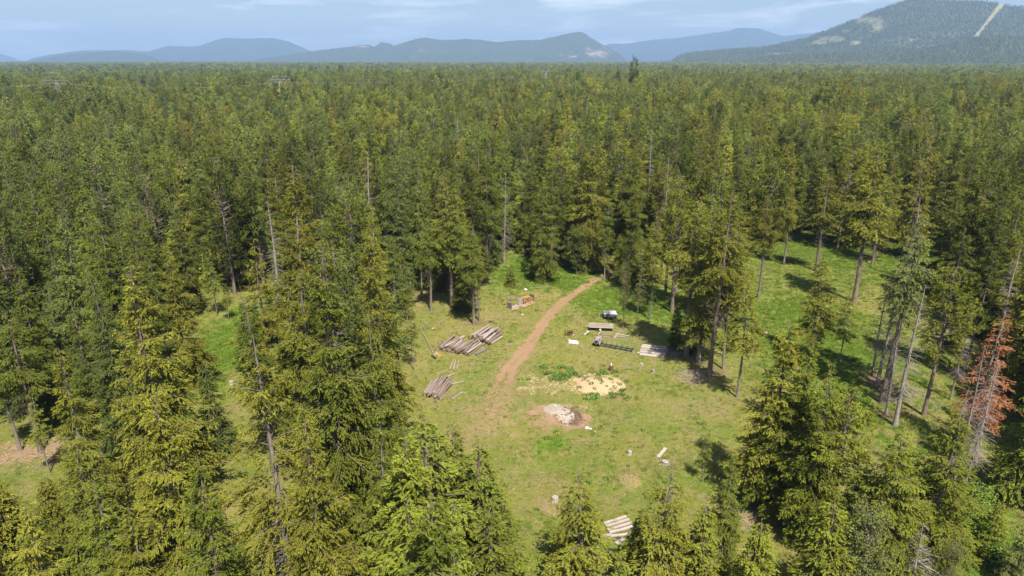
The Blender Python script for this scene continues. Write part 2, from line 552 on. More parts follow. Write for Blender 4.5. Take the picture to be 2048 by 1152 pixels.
        tone = np.stack([tn, tip, np.zeros(len(isb)), np.ones(len(isb))], 1)
    return dict(wood=cat(wood), leaf=leaf, tone=tone, H=H, R=R)

SPEC = {
    # name: (args, wood material, leaf material)
    'fir_a': (dict(seed=11, H=27, R=5.0, cb=0.05), 'bark', 'leaf'),
    'fir_b': (dict(seed=12, H=27, R=5.2, cb=0.07, prof=0.95, gap=0.2), 'bark', 'leaf'),
    'fir_c': (dict(seed=13, H=27, R=4.3, cb=0.12, twigs=70, prof=1.0), 'bark', 'leaf'),
    'fir_d': (dict(seed=14, H=27, R=4.6, cb=0.18, twigs=90, density=0.85, gap=0.25), 'bark_pale', 'leaf'),
    'bare_a': (dict(seed=21, H=26, R=4.2, cb=0.42, twigs=150, density=0.85, gap=0.2), 'bark', 'leaf'),
    'bare_b': (dict(seed=22, H=26, R=3.6, cb=0.52, twigs=120, density=0.9, gap=0.2, bend=0.6), 'bark_pale', 'leaf'),
    'slim_a': (dict(seed=31, H=18, R=2.6, cb=0.22, twigs=30, r0=0.13, density=0.9, gap=0.2), 'bark_pale', 'leaf'),
    'slim_b': (dict(seed=32, H=18, R=2.3, cb=0.42, twigs=40, r0=0.12, density=0.8, bend=0.5, gap=0.25), 'bark_pale', 'leaf'),
    'sparse': (dict(seed=41, H=28, R=4.8, cb=0.26, twigs=200, prof=0.7, density=0.5, gap=0.3, deadtop=0.02), 'bark_pale', 'leaf'),
    'sparse_small': (dict(seed=42, H=15, R=3.1, cb=0.12, twigs=60, prof=0.7, density=0.9, gap=0.3, r0=0.16), 'bark_pale', 'leaf'),
    'pine_a': (dict(seed=51, H=27, R=4.4, cb=0.38, kind='pine', twigs=50, sprig=(0.36, 0.06)), 'bark', 'leaf'),
    'pine_b': (dict(seed=52, H=25, R=4.7, cb=0.26, kind='pine', twigs=50, sprig=(0.36, 0.06), density=1.2), 'bark', 'leaf'),
    'young': (dict(seed=61, H=11, R=2.5, cb=0.02, r0=0.13, density=1.9, gap=0.05, sprig=(0.22, 0.042)), 'bark', 'leaf'),
    'young_b': (dict(seed=62, H=11, R=2.1, cb=0.04, r0=0.12, density=1.7, gap=0.1, sprig=(0.22, 0.042), pitch=(0.9, 0.0)), 'bark', 'leaf'),
    'sapling': (dict(seed=63, H=4.5, R=1.2, cb=0.04, r0=0.06, density=2.2, gap=0.1, sprig=(0.22, 0.05)), 'bark', 'leaf'),
    'snag_a': (dict(seed=71, H=25, R=2.6, cb=0.20, kind='snag', density=0.8, bend=0.5), 'dead', 'leaf'),
    'snag_b': (dict(seed=72, H=22, R=2.5, cb=0.26, kind='snag', density=1.1, bend=0.6, r0=0.2), 'dead', 'leaf'),
    'snag_c': (dict(seed=73, H=8, R=2.2, cb=0.06, kind='snag', density=1.3, r0=0.1), 'dead', 'leaf'),
    'red': (dict(seed=81, H=22, R=3.3, cb=0.28, kind='red', density=0.9, gap=0.3, twigs=160, r0=0.2), 'dead', 'leaf'),
    'broad_a': (dict(seed=91, H=11, R=3.0, cb=0.16, kind='broad', r0=0.13, sprig=(0.22, 0.085)), 'bark_pale', 'broad'),
    'broad_b': (dict(seed=92, H=13, R=2.4, cb=0.30, kind='broad', r0=0.11, density=0.7, sprig=(0.22, 0.08)), 'bark_pale', 'broad'),
    'shrub': (dict(seed=93, H=3.2, R=1.9, cb=0.02, kind='broad', r0=0.05, density=3.0, sprig=(0.2, 0.085)), 'bark_pale', 'broad'),
}
_protos = {}
def tree_meshes(name):
    """(wood mesh, leaf mesh or None, H, R) shared by every copy of this kind"""
    if name in _protos: return _protos[name]
    a, wm, lm = SPEC[name]
    t = make_tree(**a)
    V, Fq = t['wood']
    wmsh = fast_mesh('trunk', V, Fq, [M[wm]], smooth=True)
    lmsh = None
    if t['leaf'] is not None:
        V, Fq = t['leaf']
        lmsh = fast_mesh('crown', V, Fq, [M[lm]], attrs=[('tone', 'FACE', 'FLOAT_COLOR', t['tone'])])
    _protos[name] = (wmsh, lmsh, t['H'], t['R'])
    return _protos[name]

def lod_mesh(name, **kw):
    """one joined mesh for the distant forest"""
    a, wm, lm = SPEC[name]
    a = dict(a); a.update(kw)
    t = make_tree(**a)
    V, Fq = t['wood']; mi = np.zeros(len(Fq), np.int32); tone = np.zeros((len(Fq), 4))
    if t['leaf'] is not None:
        V2, F2 = t['leaf']
        mi = np.concatenate([mi, np.ones(len(F2), np.int32)])
        tone = np.concatenate([tone, t['tone']])
        Fq = np.concatenate([Fq, F2 + len(V)]); V = np.concatenate([V, V2])
    V = V / t['H']
    return fast_mesh('forest_tree', V, Fq, [M[wm], M[lm]], mi=mi, attrs=[('tone', 'FACE', 'FLOAT_COLOR', tone)])

TINT = {
    'olive': (0.182, 0.184, 0.027), 'green': (0.143, 0.168, 0.026), 'dark': (0.084, 0.102, 0.018),
    'blue': (0.118, 0.148, 0.036), 'yellow': (0.175, 0.198, 0.027), 'pale': (0.150, 0.165, 0.050),
    'rust': (0.38, 0.155, 0.07), 'bright': (0.150, 0.215, 0.035), 'brown': (0.225, 0.165, 0.045),
}
CWORD = {'olive': 'olive green', 'green': 'mid green', 'dark': 'dark green', 'blue': 'bluish green',
         'yellow': 'yellow green', 'pale': 'pale green', 'rust': 'rust red', 'bright': 'bright green', 'brown': 'brownish'}

# ------------------------------------------------------------------ trees placed one by one: kind, base px, top px, width, tint
HT = [
    # round the clearing, bases in view
    ('bare_a', 1418, 755, 372, 1.0, 'olive'), ('fir_d', 1396, 728, 392, 0.95, 'olive'), ('slim_b', 1446, 738, 440, 1.15, 'green'), ('bare_b', 1352, 583, 345, 1.0, 'olive'), ('slim_b', 1299, 640, 430, 1.0, 'olive'),
    ('broad_b', 1246, 659, 520, 0.6, 'pale'), ('slim_b', 1272, 671, 500, 0.6, 'pale'), ('fir_a', 1083, 562, 352, 0.9, 'green'),
    ('broad_a', 1153, 548, 450, 1.1, 'blue'), ('fir_b', 1168, 540, 285, 1.1, 'olive'), ('slim_b', 1209, 558, 395, 1.0, 'green'),
    ('bare_a', 948, 648, 440, 0.95, 'green'), ('bare_b', 959, 641, 470, 0.8, 'olive'), ('young', 932, 622, 520, 1.2, 'green'),
    ('bare_a', 904, 615, 348, 1.1, 'green'), ('bare_b', 862, 622, 430, 0.9, 'green'), ('bare_a', 741, 578, 380, 1.15, 'green'),
    ('bare_b', 792, 640, 470, 1.0, 'green'), ('slim_a', 815, 640, 520, 1.0, 'green'),
    ('snag_a', 1008, 525, 345, 0.9, 'olive'), ('snag_a', 877, 530, 345, 0.8, 'olive'), ('sapling', 1020, 573, 527, 0.9, 'green'),
    ('young', 1046, 506, 425, 0.9, 'green'), ('fir_c', 1120, 520, 330, 0.9, 'green'), ('fir_a', 1060, 500, 300, 0.9, 'green'),
    ('slim_b', 828, 738, 590, 0.7, 'olive'),
    # left side
    ('fir_b', 622, 735, 325, 1.15, 'olive'), ('slim_b', 500, 755, 590, 1.15, 'green'), ('slim_b', 434, 632, 500, 1.0, 'green'),
    ('slim_b', 458, 640, 565, 1.0, 'green'), ('fir_b', 345, 1010, 522, 1.05, 'olive'), ('fir_a', 378, 770, 490, 0.95, 'olive'),
    ('fir_c', 262, 740, 438, 1.1, 'green'), ('bare_b', 236, 722, 440, 1.0, 'green'), ('bare_b', 218, 700, 400, 1.0, 'green'),
    ('bare_a', 156, 668, 415, 1.2, 'green'), ('slim_b', 100, 946, 790, 0.9, 'yellow'), ('bare_a', 82, 906, 620, 1.0, 'green'),
    ('bare_b', 42, 902, 690, 1.0, 'green'), ('fir_d', 205, 1075, 690, 0.95, 'olive'), ('young', 120, 1105, 955, 1.1, 'olive'),
    ('fir_c', 20, 1165, 860, 1.1, 'olive'), ('fir_c', 262, 1290, 960, 1.3, 'green'), ('fir_b', 400, 1260, 780, 1.15, 'olive'),
    ('sparse', 592, 1235, 668, 1.0, 'olive'), ('fir_b', 692, 1090, 498, 1.0, 'green'), ('fir_c', 548, 830, 478, 1.0, 'olive'),
    ('fir_a', 655, 1330, 812, 0.95, 'olive'), ('fir_b', 470, 1400, 905, 0.9, 'green'), ('fir_a', 765, 1060, 640, 0.95, 'green'),
    ('fir_d', 788, 1235, 820, 0.9, 'green'), ('fir_c', 872, 1240, 815, 1.6, 'green'), ('fir_a', 957, 1225, 888, 1.6, 'green'), ('fir_a', 905, 1190, 850, 1.4, 'green'), ('fir_b', 835, 1290, 870, 1.3, 'yellow'), ('fir_c', 985, 1330, 1000, 1.4, 'green'), ('fir_b', 880, 1420, 985, 1.3, 'green'),
    ('fir_c', 838, 1370, 985, 1.0, 'yellow'), ('fir_a', 915, 1400, 1000, 1.0, 'green'), ('slim_a', 560, 690, 540, 1.2, 'green'),
    ('fir_a', 160, 1450, 1010, 1.0, 'olive'), ('fir_c', 30, 1420, 1000, 1.0, 'green'),
    ('fir_a', 330, 1320, 1010, 1.2, 'olive'), ('young', 60, 1240, 960, 1.3, 'olive'), ('fir_c', 225, 1210, 880, 1.3, 'green'),
    ('fir_c', 130, 1260, 1010, 1.3, 'green'), ('fir_d', 610, 920, 560, 1.1, 'green'),
    # bottom centre
    ('sparse_small', 1155, 1185, 945, 1.25, 'olive'), ('young', 1268, 1185, 1035, 1.1, 'green'), ('sparse_small', 1308, 1215, 945, 1.25, 'olive'),
    ('young_b', 1400, 1215, 1010, 1.3, 'yellow'), ('slim_b', 1404, 965, 856, 0.7, 'green'), ('fir_c', 1438, 1165, 905, 0.9, 'green'),
    ('young', 1490, 1260, 1045, 1.2, 'yellow'), ('young', 1232, 1300, 1110, 0.9, 'green'), ('snag_c', 1338, 1010, 905, 0.5, 'olive'),
    # right side
    ('fir_d', 1443, 655, 385, 1.1, 'olive'), ('fir_d', 1388, 618, 400, 1.1, 'olive'), ('fir_c', 1466, 598, 410, 1.1, 'olive'), ('bare_a', 1330, 600, 380, 1.0, 'olive'), ('fir_d', 1410, 560, 340, 1.1, 'green'),
    ('snag_b', 1950, 880, 690, 0.9, 'olive'), ('snag_a', 1770, 790, 600, 1.0, 'olive'),
    ('slim_b', 1473, 795, 540, 1.3, 'olive'), ('bare_b', 1516, 598, 392, 0.95, 'olive'), ('bare_b', 1567, 530, 375, 0.9, 'olive'),
    ('slim_b', 1491, 516, 415, 0.9, 'olive'), ('slim_a', 1617, 718, 505, 1.25, 'olive'), ('slim_b', 1674, 746, 570, 0.85, 'green'),
    ('bare_a', 1632, 542, 345, 1.1, 'olive'), ('bare_a', 1708, 606, 285, 1.15, 'olive'), ('snag_b', 1744, 750, 560, 1.0, 'olive'),
    ('snag_a', 1754, 768, 540, 1.1, 'olive'), ('bare_b', 1762, 806, 420, 0.9, 'pale'), ('snag_a', 1790, 852, 570, 1.1, 'olive'),
    ('slim_b', 1778, 770, 440, 1.1, 'pale'), ('fir_b', 1535, 1000, 640, 1.25, 'olive'), ('fir_a', 1572, 1020, 680, 1.15, 'yellow'), ('shrub', 1840, 1000, 955, 1.3, 'bright'), ('shrub', 1940, 1020, 975, 1.3, 'bright'), ('shrub', 1900, 1120, 1075, 1.3, 'bright'), ('fir_a', 1600, 1075, 725, 1.0, 'yellow'), ('pine_b', 1652, 1075, 790, 1.2, 'yellow'),
    ('young_b', 1688, 862, 755, 0.7, 'dark'), ('fir_a', 1745, 1140, 842, 1.2, 'yellow'), ('fir_b', 1842, 1125, 815, 1.25, 'yellow'),
    ('young', 1635, 1235, 1008, 1.35, 'yellow'), ('broad_a', 1702, 1240, 1012, 0.9, 'pale'), ('snag_c', 1815, 1195, 1050, 1.1, 'olive'),
    ('broad_b', 1882, 1205, 1075, 0.9, 'pale'), ('red', 1938, 905, 628, 1.25, 'rust'), ('snag_b', 1886, 985, 775, 1.0, 'olive'),
    ('snag_b', 1900, 800, 620, 0.9, 'olive'), ('snag_a', 1898, 1000, 690, 0.9, 'olive'), ('snag_a', 1990, 720, 490, 1.2, 'olive'),
    ('fir_a', 2045, 1010, 640, 1.1, 'green'), ('snag_a', 1772, 830, 640, 0.9, 'olive'), ('snag_b', 1925, 985, 720, 1.0, 'olive'), ('fir_b', 2120, 880, 520, 1.1, 'yellow'), ('bare_a', 1870, 740, 450, 1.0, 'dark'),
    ('young', 1975, 1110, 1003, 1.0, 'yellow'), ('young_b', 2022, 1180, 1045, 0.9, 'pale'), ('shrub', 1920, 1085, 1040, 1.4, 'bright'),
    ('shrub', 1955, 1060, 1015, 1.4, 'bright'), ('shrub', 1880, 1050, 1005, 1.4, 'bright'), ('shrub', 2000, 1135, 1095, 1.4, 'bright'),
    ('snag_a', 1815, 560, 395, 1.1, 'olive'), ('young', 1350, 700, 600, 0.8, 'dark'), ('young', 1378, 705, 620, 0.8, 'dark'),
    ('bare_b', 1372, 712, 400, 1.25, 'olive'), ('young_b', 1455, 700, 640, 1.0, 'green'), ('sapling', 1486, 1020, 990, 0.8, 'bright'),
    ('snag_a', 1148, 205, 155, 1.0, 'olive'),
]
# ground that stays open in the photo (pixel polygons of the photograph)
OPEN = [
    [(1010, 520), (1045, 510), (1100, 548), (1180, 545), (1215, 562), (1235, 600), (1240, 640), (1290, 660), (1350, 655), (1385, 720), (1455, 790), (1465, 870),
     (1430, 880), (1390, 950), (1340, 960), (1290, 1030), (1250, 1090), (1180, 1010), (1150, 960), (1110, 1010), (1110, 1152), (1025, 1152), (1005, 950), (930, 890),
     (880, 830), (850, 790), (838, 700), (800, 665), (860, 600), (900, 620), (950, 655), (985, 610)],
    [(1535, 590), (1560, 490), (1590, 500), (1620, 600), (1700, 640), (1760, 700), (1740, 760), (1760, 800), (1790, 880), (1730, 850), (1690, 760), (1650, 730), (1600, 700), (1530, 700), (1490, 800), (1480, 700)],
    [(395, 640), (420, 600), (450, 600), (470, 680), (510, 740), (480, 770), (435, 740)],
    [(30, 880), (130, 850), (150, 940), (60, 960)],
    [(1440, 1000), (1500, 1000), (1560, 1060), (1580, 1110), (1540, 1140)],
    [(1800, 870), (1880, 900), (1870, 960), (1820, 960)],
    [(1950, 1100), (2048, 1060), (2048, 1152), (1950, 1152)],
    [(1290, 570), (1330, 570), (1335, 640), (1290, 650)],
]
def keep_clear(X, Y, H, R):
    """True where a tree standing at X,Y would hide ground the photo shows"""
    bad = np.zeros(X.shape, bool)
    for f, k in ((0.0, 0.2), (0.15, 0.6), (0.3, 0.9), (0.5, 0.75), (0.7, 0.5), (0.9, 0.2)):
        d = cp * Y - sp * (H * f - CH)
        u, v = 1024 + F * X / d, 576 - F * (sp * Y + cp * (H * f - CH)) / d
        wd = F * R * k / d
        for poly in OPEN:
            for q in (-1, 0, 1):
                bad |= in_poly(u + q * wd * 0.8, v, poly)
    return bad

rng = random.Random(4)
trees = []    # dict(kind,x,y,H,wd,tint,hand)
for i, (kd, bu, bv, tv, wd, tn) in enumerate(HT):
    x, y = at_z(bu, bv)
    H = z_at(y, tv)
    trees.append(dict(kind=kd, x=x, y=y, H=H, wd=wd, tint=tn, hand=True, i=i))
hx = np.array([t['x'] for t in trees]); hy = np.array([t['y'] for t in trees])

def jitter_points(r0, r1, s, seed, half=0.70, jit=0.42):
    rs = np.random.RandomState(seed)
    n = int(2 * r1 / s) + 2
    xs = np.arange(-r1, r1, s); ys = np.arange(0, r1, s)
    X, Y = np.meshgrid(xs, ys)
    X = X + rs.uniform(-jit, jit, X.shape) * s + (np.arange(len(ys)) % 2)[:, None] * s * 0.5
    Y = Y + rs.uniform(-jit, jit, Y.shape) * s
    X = X.ravel(); Y = Y.ravel()
    r = np.hypot(X, Y); a = np.arctan2(X, Y)
    k = (r >= r0) & (r < r1) & (np.abs(a) < half)
    return X[k], Y[k]

def pick_kind_tint(X, Y, rs, near):
    n = len(X)
    lat = np.clip(X / (Y + 1) / 0.75, -1, 1)          # -1 left of frame, +1 right
    nz_ = fbm(X / 30.0, Y / 30.0, 31, 3) + 0.5 * fbm(X / 250.0, Y / 250.0, 33, 2) - 0.25
    w1 = rs.rand(n)
    sp_ = np.where(w1 < 0.20 + 0.1 * (nz_ > 0.5), 'pine', 'fir')
    t = rs.rand(n) + 0.55 * (nz_ - 0.5) + 0.30 * lat
    tint = np.where(t < 0.10, 'blue', np.where(t < 0.34, 'dark', np.where(t < 0.66, 'green', np.where(t < 1.02, 'olive', 'yellow'))))
    tint = np.where((sp_ == 'pine') & (rs.rand(n) < 0.35), 'blue', tint)
    return sp_, tint

# forest near the clearing: candidates that may be individuals
rs = np.random.RandomState(77)
X, Y = jitter_points(46, 430, 6.8, 5, half=0.80)
Hh = 17 + 15 * rs.beta(2.2, 1.6, len(X)) * (0.75 + 0.5 * fbm(X / 40, Y / 40, 41))
und = rs.rand(len(X)) < 0.14
Hh[und] = rs.uniform(6, 13, und.sum())
pu = 1024 + F * X / (cp * Y + sp * CH); pv = 576 - F * (sp * Y - cp * CH) / (cp * Y + sp * CH)
ok = ~keep_clear(X, Y, Hh, 3.2)
ok &= ~((pv > 985) & (pu > -150) & (pu < 2200))
# thinner wood on the right of the clearing and on the grassy left glade
thin = ((pu > 1330) & (pu < 1900) & (pv > 470) & (pv < 960)) | ((pu > 380) & (pu < 640) & (pv > 590) & (pv < 900))
ok &= ~(thin & (rs.rand(len(X)) < np.where(pv > 540, 0.84, 0.55)))
md = np.full(len(X), 1e9)
for a, b in zip(hx, hy): md = np.minimum(md, np.hypot(X - a, Y - b))
ok &= md > 3.4
X, Y, Hh, und = X[ok], Y[ok], Hh[ok], und[ok]
rd_ = (np.abs(pu - 1945) < 75) & (pv > 760); rd_ |= (np.abs(pu - 2010) < 60) & (pv > 900)
X, Y, Hh, und, pu, pv = [q_[~rd_[ok]] for q_ in (X, Y, Hh, und, pu[ok], pv[ok])]
spx, tintx = pick_kind_tint(X, Y, rs, True)
FIRS = ['fir_a', 'fir_b', 'fir_c', 'fir_d', 'bare_a', 'bare_b', 'slim_a']
FW = np.array([0.24, 0.18, 0.2, 0.14, 0.12, 0.06, 0.06])
for i in range(len(X)):
    if und[i]: kd = rng.choice(['young', 'young_b', 'slim_a'])
    elif spx[i] == 'pine': kd = rng.choice(['pine_a', 'pine_b'])
    else: kd = FIRS[int(np.searchsorted(np.cumsum(FW), rs.rand() * 0.999))]
    tn = tintx[i]
    if rs.rand() < 0.012: kd = 'snag_a'
    trees.append(dict(kind=kd, x=X[i], y=Y[i], H=float(Hh[i]), wd=rs.uniform(0.8, 1.08), tint=str(tn), hand=False, i=1000 + i))

# which ones show largest
def shown(t):
    u0, v0 = proj(t['x'], t['y'], 0); u1, v1 = proj(t['x'], t['y'], t['H'])
    if max(u0, u1) < -30 or min(u0, u1) > 2078: return -1
    top = max(v1, 0); bot = min(v0, 1152)
    return max(0, bot - top) * (1.0 + 1000.0 * t['hand'])
for t in trees: t['show'] = shown(t)
trees.sort(key=lambda t: -t['show'])
fir_like = [t for t in trees]
NIND = 300 + 45
indiv = [t for t in trees if t['show'] > 0][:NIND]
ids = set(id(t) for t in indiv)
rest = [t for t in trees if id(t) not in ids]
# ------------------------------------------------------------------ ground
nx = int((GX1 - GX0) / GS) + 1; ny = int((GY1 - GY0) / GS) + 1
gx = np.linspace(GX0, GX1, nx); gy = np.linspace(GY0, GY1, ny)
XX, YY = np.meshgrid(gx, gy)
ZZ = hgt(XX, YY)
PD = cp * YY + sp * CH
PU = 1024 + F * XX / PD; PV = 576 - F * (sp * YY - cp * CH) / PD

# dirt road centre line from photo pixels with its half width
ROAD = [(1232, 541, 14), (1196, 556, 13), (1165, 575, 13), (1130, 599, 15), (1104, 625, 16), (1080, 655, 17), (1060, 685, 19), (1040, 711, 21), (1018, 738, 24),
        (1003, 768, 27), (990, 800, 25), (972, 832, 14)]
rp = np.array([at_z(u, v) for u, v, _ in ROAD])
rw = np.array([abs(at_z(u + h, v)[0] - at_z(u, v)[0]) for u, v, h in ROAD]) * 0.66
droad = np.full(XX.shape, 1e9); wroad = np.zeros(XX.shape)
for i in range(len(rp) - 1):
    a, b = rp[i], rp[i + 1]; ab = b - a
    t = np.clip(((XX - a[0]) * ab[0] + (YY - a[1]) * ab[1]) / ab.dot(ab), 0, 1)
    d = np.hypot(XX - a[0] - ab[0] * t, YY - a[1] - ab[1] * t)
    k = d < droad
    droad = np.where(k, d, droad); wroad = np.where(k, rw[i] * (1 - t) + rw[i + 1] * t, wroad)
rag = (fbm(XX / 1.3, YY / 1.3, 61, 3) - 0.5) * 1.3
dirt = 1 - sstep(0.75, 1.25, droad / wroad + rag * 0.75)
# the lower end fades into worn ground
worn = np.exp(-((np.clip(droad - wroad, 0, 99)) / 3.2) ** 2) * sstep(560, 760, PV) * 0.62
fade = 1 - sstep(690, 835, PV + 40 * rag) * 0.72
dirt = dirt * (1 - 0.45 * np.exp(-(droad / 0.38) ** 2) * (fbm(XX / 1.8, YY / 1.8, 64) > 0.45))
dirt = np.clip(np.maximum(dirt * fade, worn * (0.35 + fbm(XX / 2.2, YY / 2.2, 62, 4) * 0.8)), 0, 1)
ruts = np.exp(-((droad - wroad * 0.52) / 0.34) ** 2) * (dirt > 0.5)
ZZ = ZZ - 0.07 * ruts * edge_fade(XX, YY) - 0.05 * dirt
def patch(u, v, ru, rv, seed, rag=0.5, soft=0.35):
    d = pix_blob(XX, YY, u, v, ru, rv, seed, rag)
    return 1 - sstep(1 - soft, 1 + soft, d)
sand = patch(1198, 767, 47, 20, 21, 0.28, 0.10)
sand = np.maximum(sand, 0.43 * patch(1110, 765, 75, 24, 71, 1.1, 0.5))
sand = np.maximum(sand, 0.38 * patch(1165, 808, 34, 10, 72, 1.0, 0.5))
ash = patch(1113, 822, 25, 15, 73, 0.5, 0.25)
ash = np.maximum(ash, 0.9 * patch(1130, 834, 22, 12, 74, 1.4, 0.4))
char = 0.62 * patch(1136, 834, 30, 19, 75, 1.1, 0.6)
rdirt = np.maximum.reduce([patch(1122, 832, 58, 28, 76, 0.9, 0.6) * 0.95, patch(1085, 588, 42, 8, 77, 0.9, 0.6) * 0.45,
                           patch(1385, 757, 48, 18, 78, 0.8, 0.5) * 0.5, patch(1255, 958, 24, 17, 79, 0.7, 0.4) * 0.6,
                           patch(1102, 1017, 28, 14, 80, 0.8, 0.5) * 0.55, patch(1480, 1045, 34, 16, 81, 0.8, 0.5) * 0.7,
                           patch(800, 600, 60, 22, 82, 0.8, 0.5) * 0.7, patch(60, 905, 70, 30, 83, 0.8, 0.5) * 0.75,
                           patch(1260, 668, 70, 14, 84, 1.0, 0.5) * 0.4, patch(990, 825, 75, 48, 85, 1.0, 0.6) * 0.55, patch(1240, 700, 140, 40, 120, 1.2, 0.6) * 0.42, patch(930, 730, 90, 50, 121, 1.2, 0.6) * 0.4, patch(1060, 960, 60, 50, 122, 1.2, 0.6) * 0.4, patch(1330, 830, 110, 50, 123, 1.2, 0.6) * 0.38,
                           patch(1310, 905, 60, 30, 86, 1.0, 0.5) * 0.25, patch(1815, 800, 70, 60, 87, 0.9, 0.5) * 0.4])
# needle litter under the trees, thickest where trunks stand close
litter = np.zeros(XX.shape)
for t in trees:
    if GX0 - 6 < t['x'] < GX1 + 6 and GY0 - 6 < t['y'] < GY1 + 6:
        r_ = 2.2 + 0.06 * t['H']
        i0 = max(0, int((t['x'] - 2.4 * r_ - GX0) / GS)); i1 = min(nx, int((t['x'] + 2.4 * r_ - GX0) / GS) + 1)
        j0 = max(0, int((t['y'] - 2.4 * r_ - GY0) / GS)); j1 = min(ny, int((t['y'] + 2.4 * r_ - GY0) / GS) + 1)
        if i0 < i1 and j0 < j1:
            litter[j0:j1, i0:i1] += 0.42 * np.exp(-((XX[j0:j1, i0:i1] - t['x']) ** 2 + (YY[j0:j1, i0:i1] - t['y']) ** 2) / r_ ** 2)
litter = np.clip(litter, 0, 1) * (0.55 + 0.7 * fbm(XX / 3, YY / 3, 88))
lush = np.clip(sstep(0.46, 0.70, fbm(XX / 11, YY / 11, 91, 4)) * 0.55, 0, 1)
lushp = np.maximum.reduce([patch(1085, 540, 130, 42, 92, 0.6, 0.6), patch(1215, 605, 70, 34, 93, 0.6, 0.5) * 0.9, patch(1300, 600, 90, 50, 94, 0.7, 0.6) * 0.9,
                           patch(1640, 690, 170, 170, 95, 0.8, 0.6) * 0.9, patch(455, 690, 90, 110, 96, 0.6, 0.5), patch(1093, 890, 36, 26, 97, 0.7, 0.6) * 0.95,
                           patch(1215, 955, 50, 30, 98, 0.9, 0.6) * 0.6, patch(1390, 860, 60, 30, 99, 1.0, 0.6) * 0.4, patch(1990, 1110, 120, 80, 100, 0.5, 0.4),
                           patch(1700, 500, 260, 60, 101, 0.6, 0.5) * 0.8, patch(1130, 1080, 110, 60, 102, 0.9, 0.6) * 0.45,
                           patch(1350, 770, 70, 24, 103, 0.9, 0.6) * 0.5, patch(900, 560, 60, 20, 104, 0.6, 0.5) * 0.5])
lush = np.clip(np.maximum(lush * 0.8, lushp), 0, 1) * (1 - 0.85 * rdirt)
weed = np.maximum.reduce([patch(1140, 748, 58, 14, 111, 1.2, 0.35), patch(1215, 744, 26, 5, 115, 1.0, 0.35), patch(1205, 796, 44, 6, 112, 1.2, 0.4), patch(1246, 772, 10, 18, 113, 1.1, 0.4),
                          patch(1260, 950, 22, 20, 114, 1.4, 0.3) * 0.6])
c1 = np.stack([dirt, sand, ash, np.ones_like(dirt)], -1).reshape(-1, 4)
c2 = np.stack([char, rdirt, lush, np.ones_like(dirt)], -1).reshape(-1, 4)
streak = np.clip(fbm(droad * 1.9 + 3, YY / 9 + XX / 14, 131, 3) * 1.6 - 0.3, 0, 1)
c3 = np.stack([litter, weed, streak, np.ones_like(dirt)], -1).reshape(-1, 4)

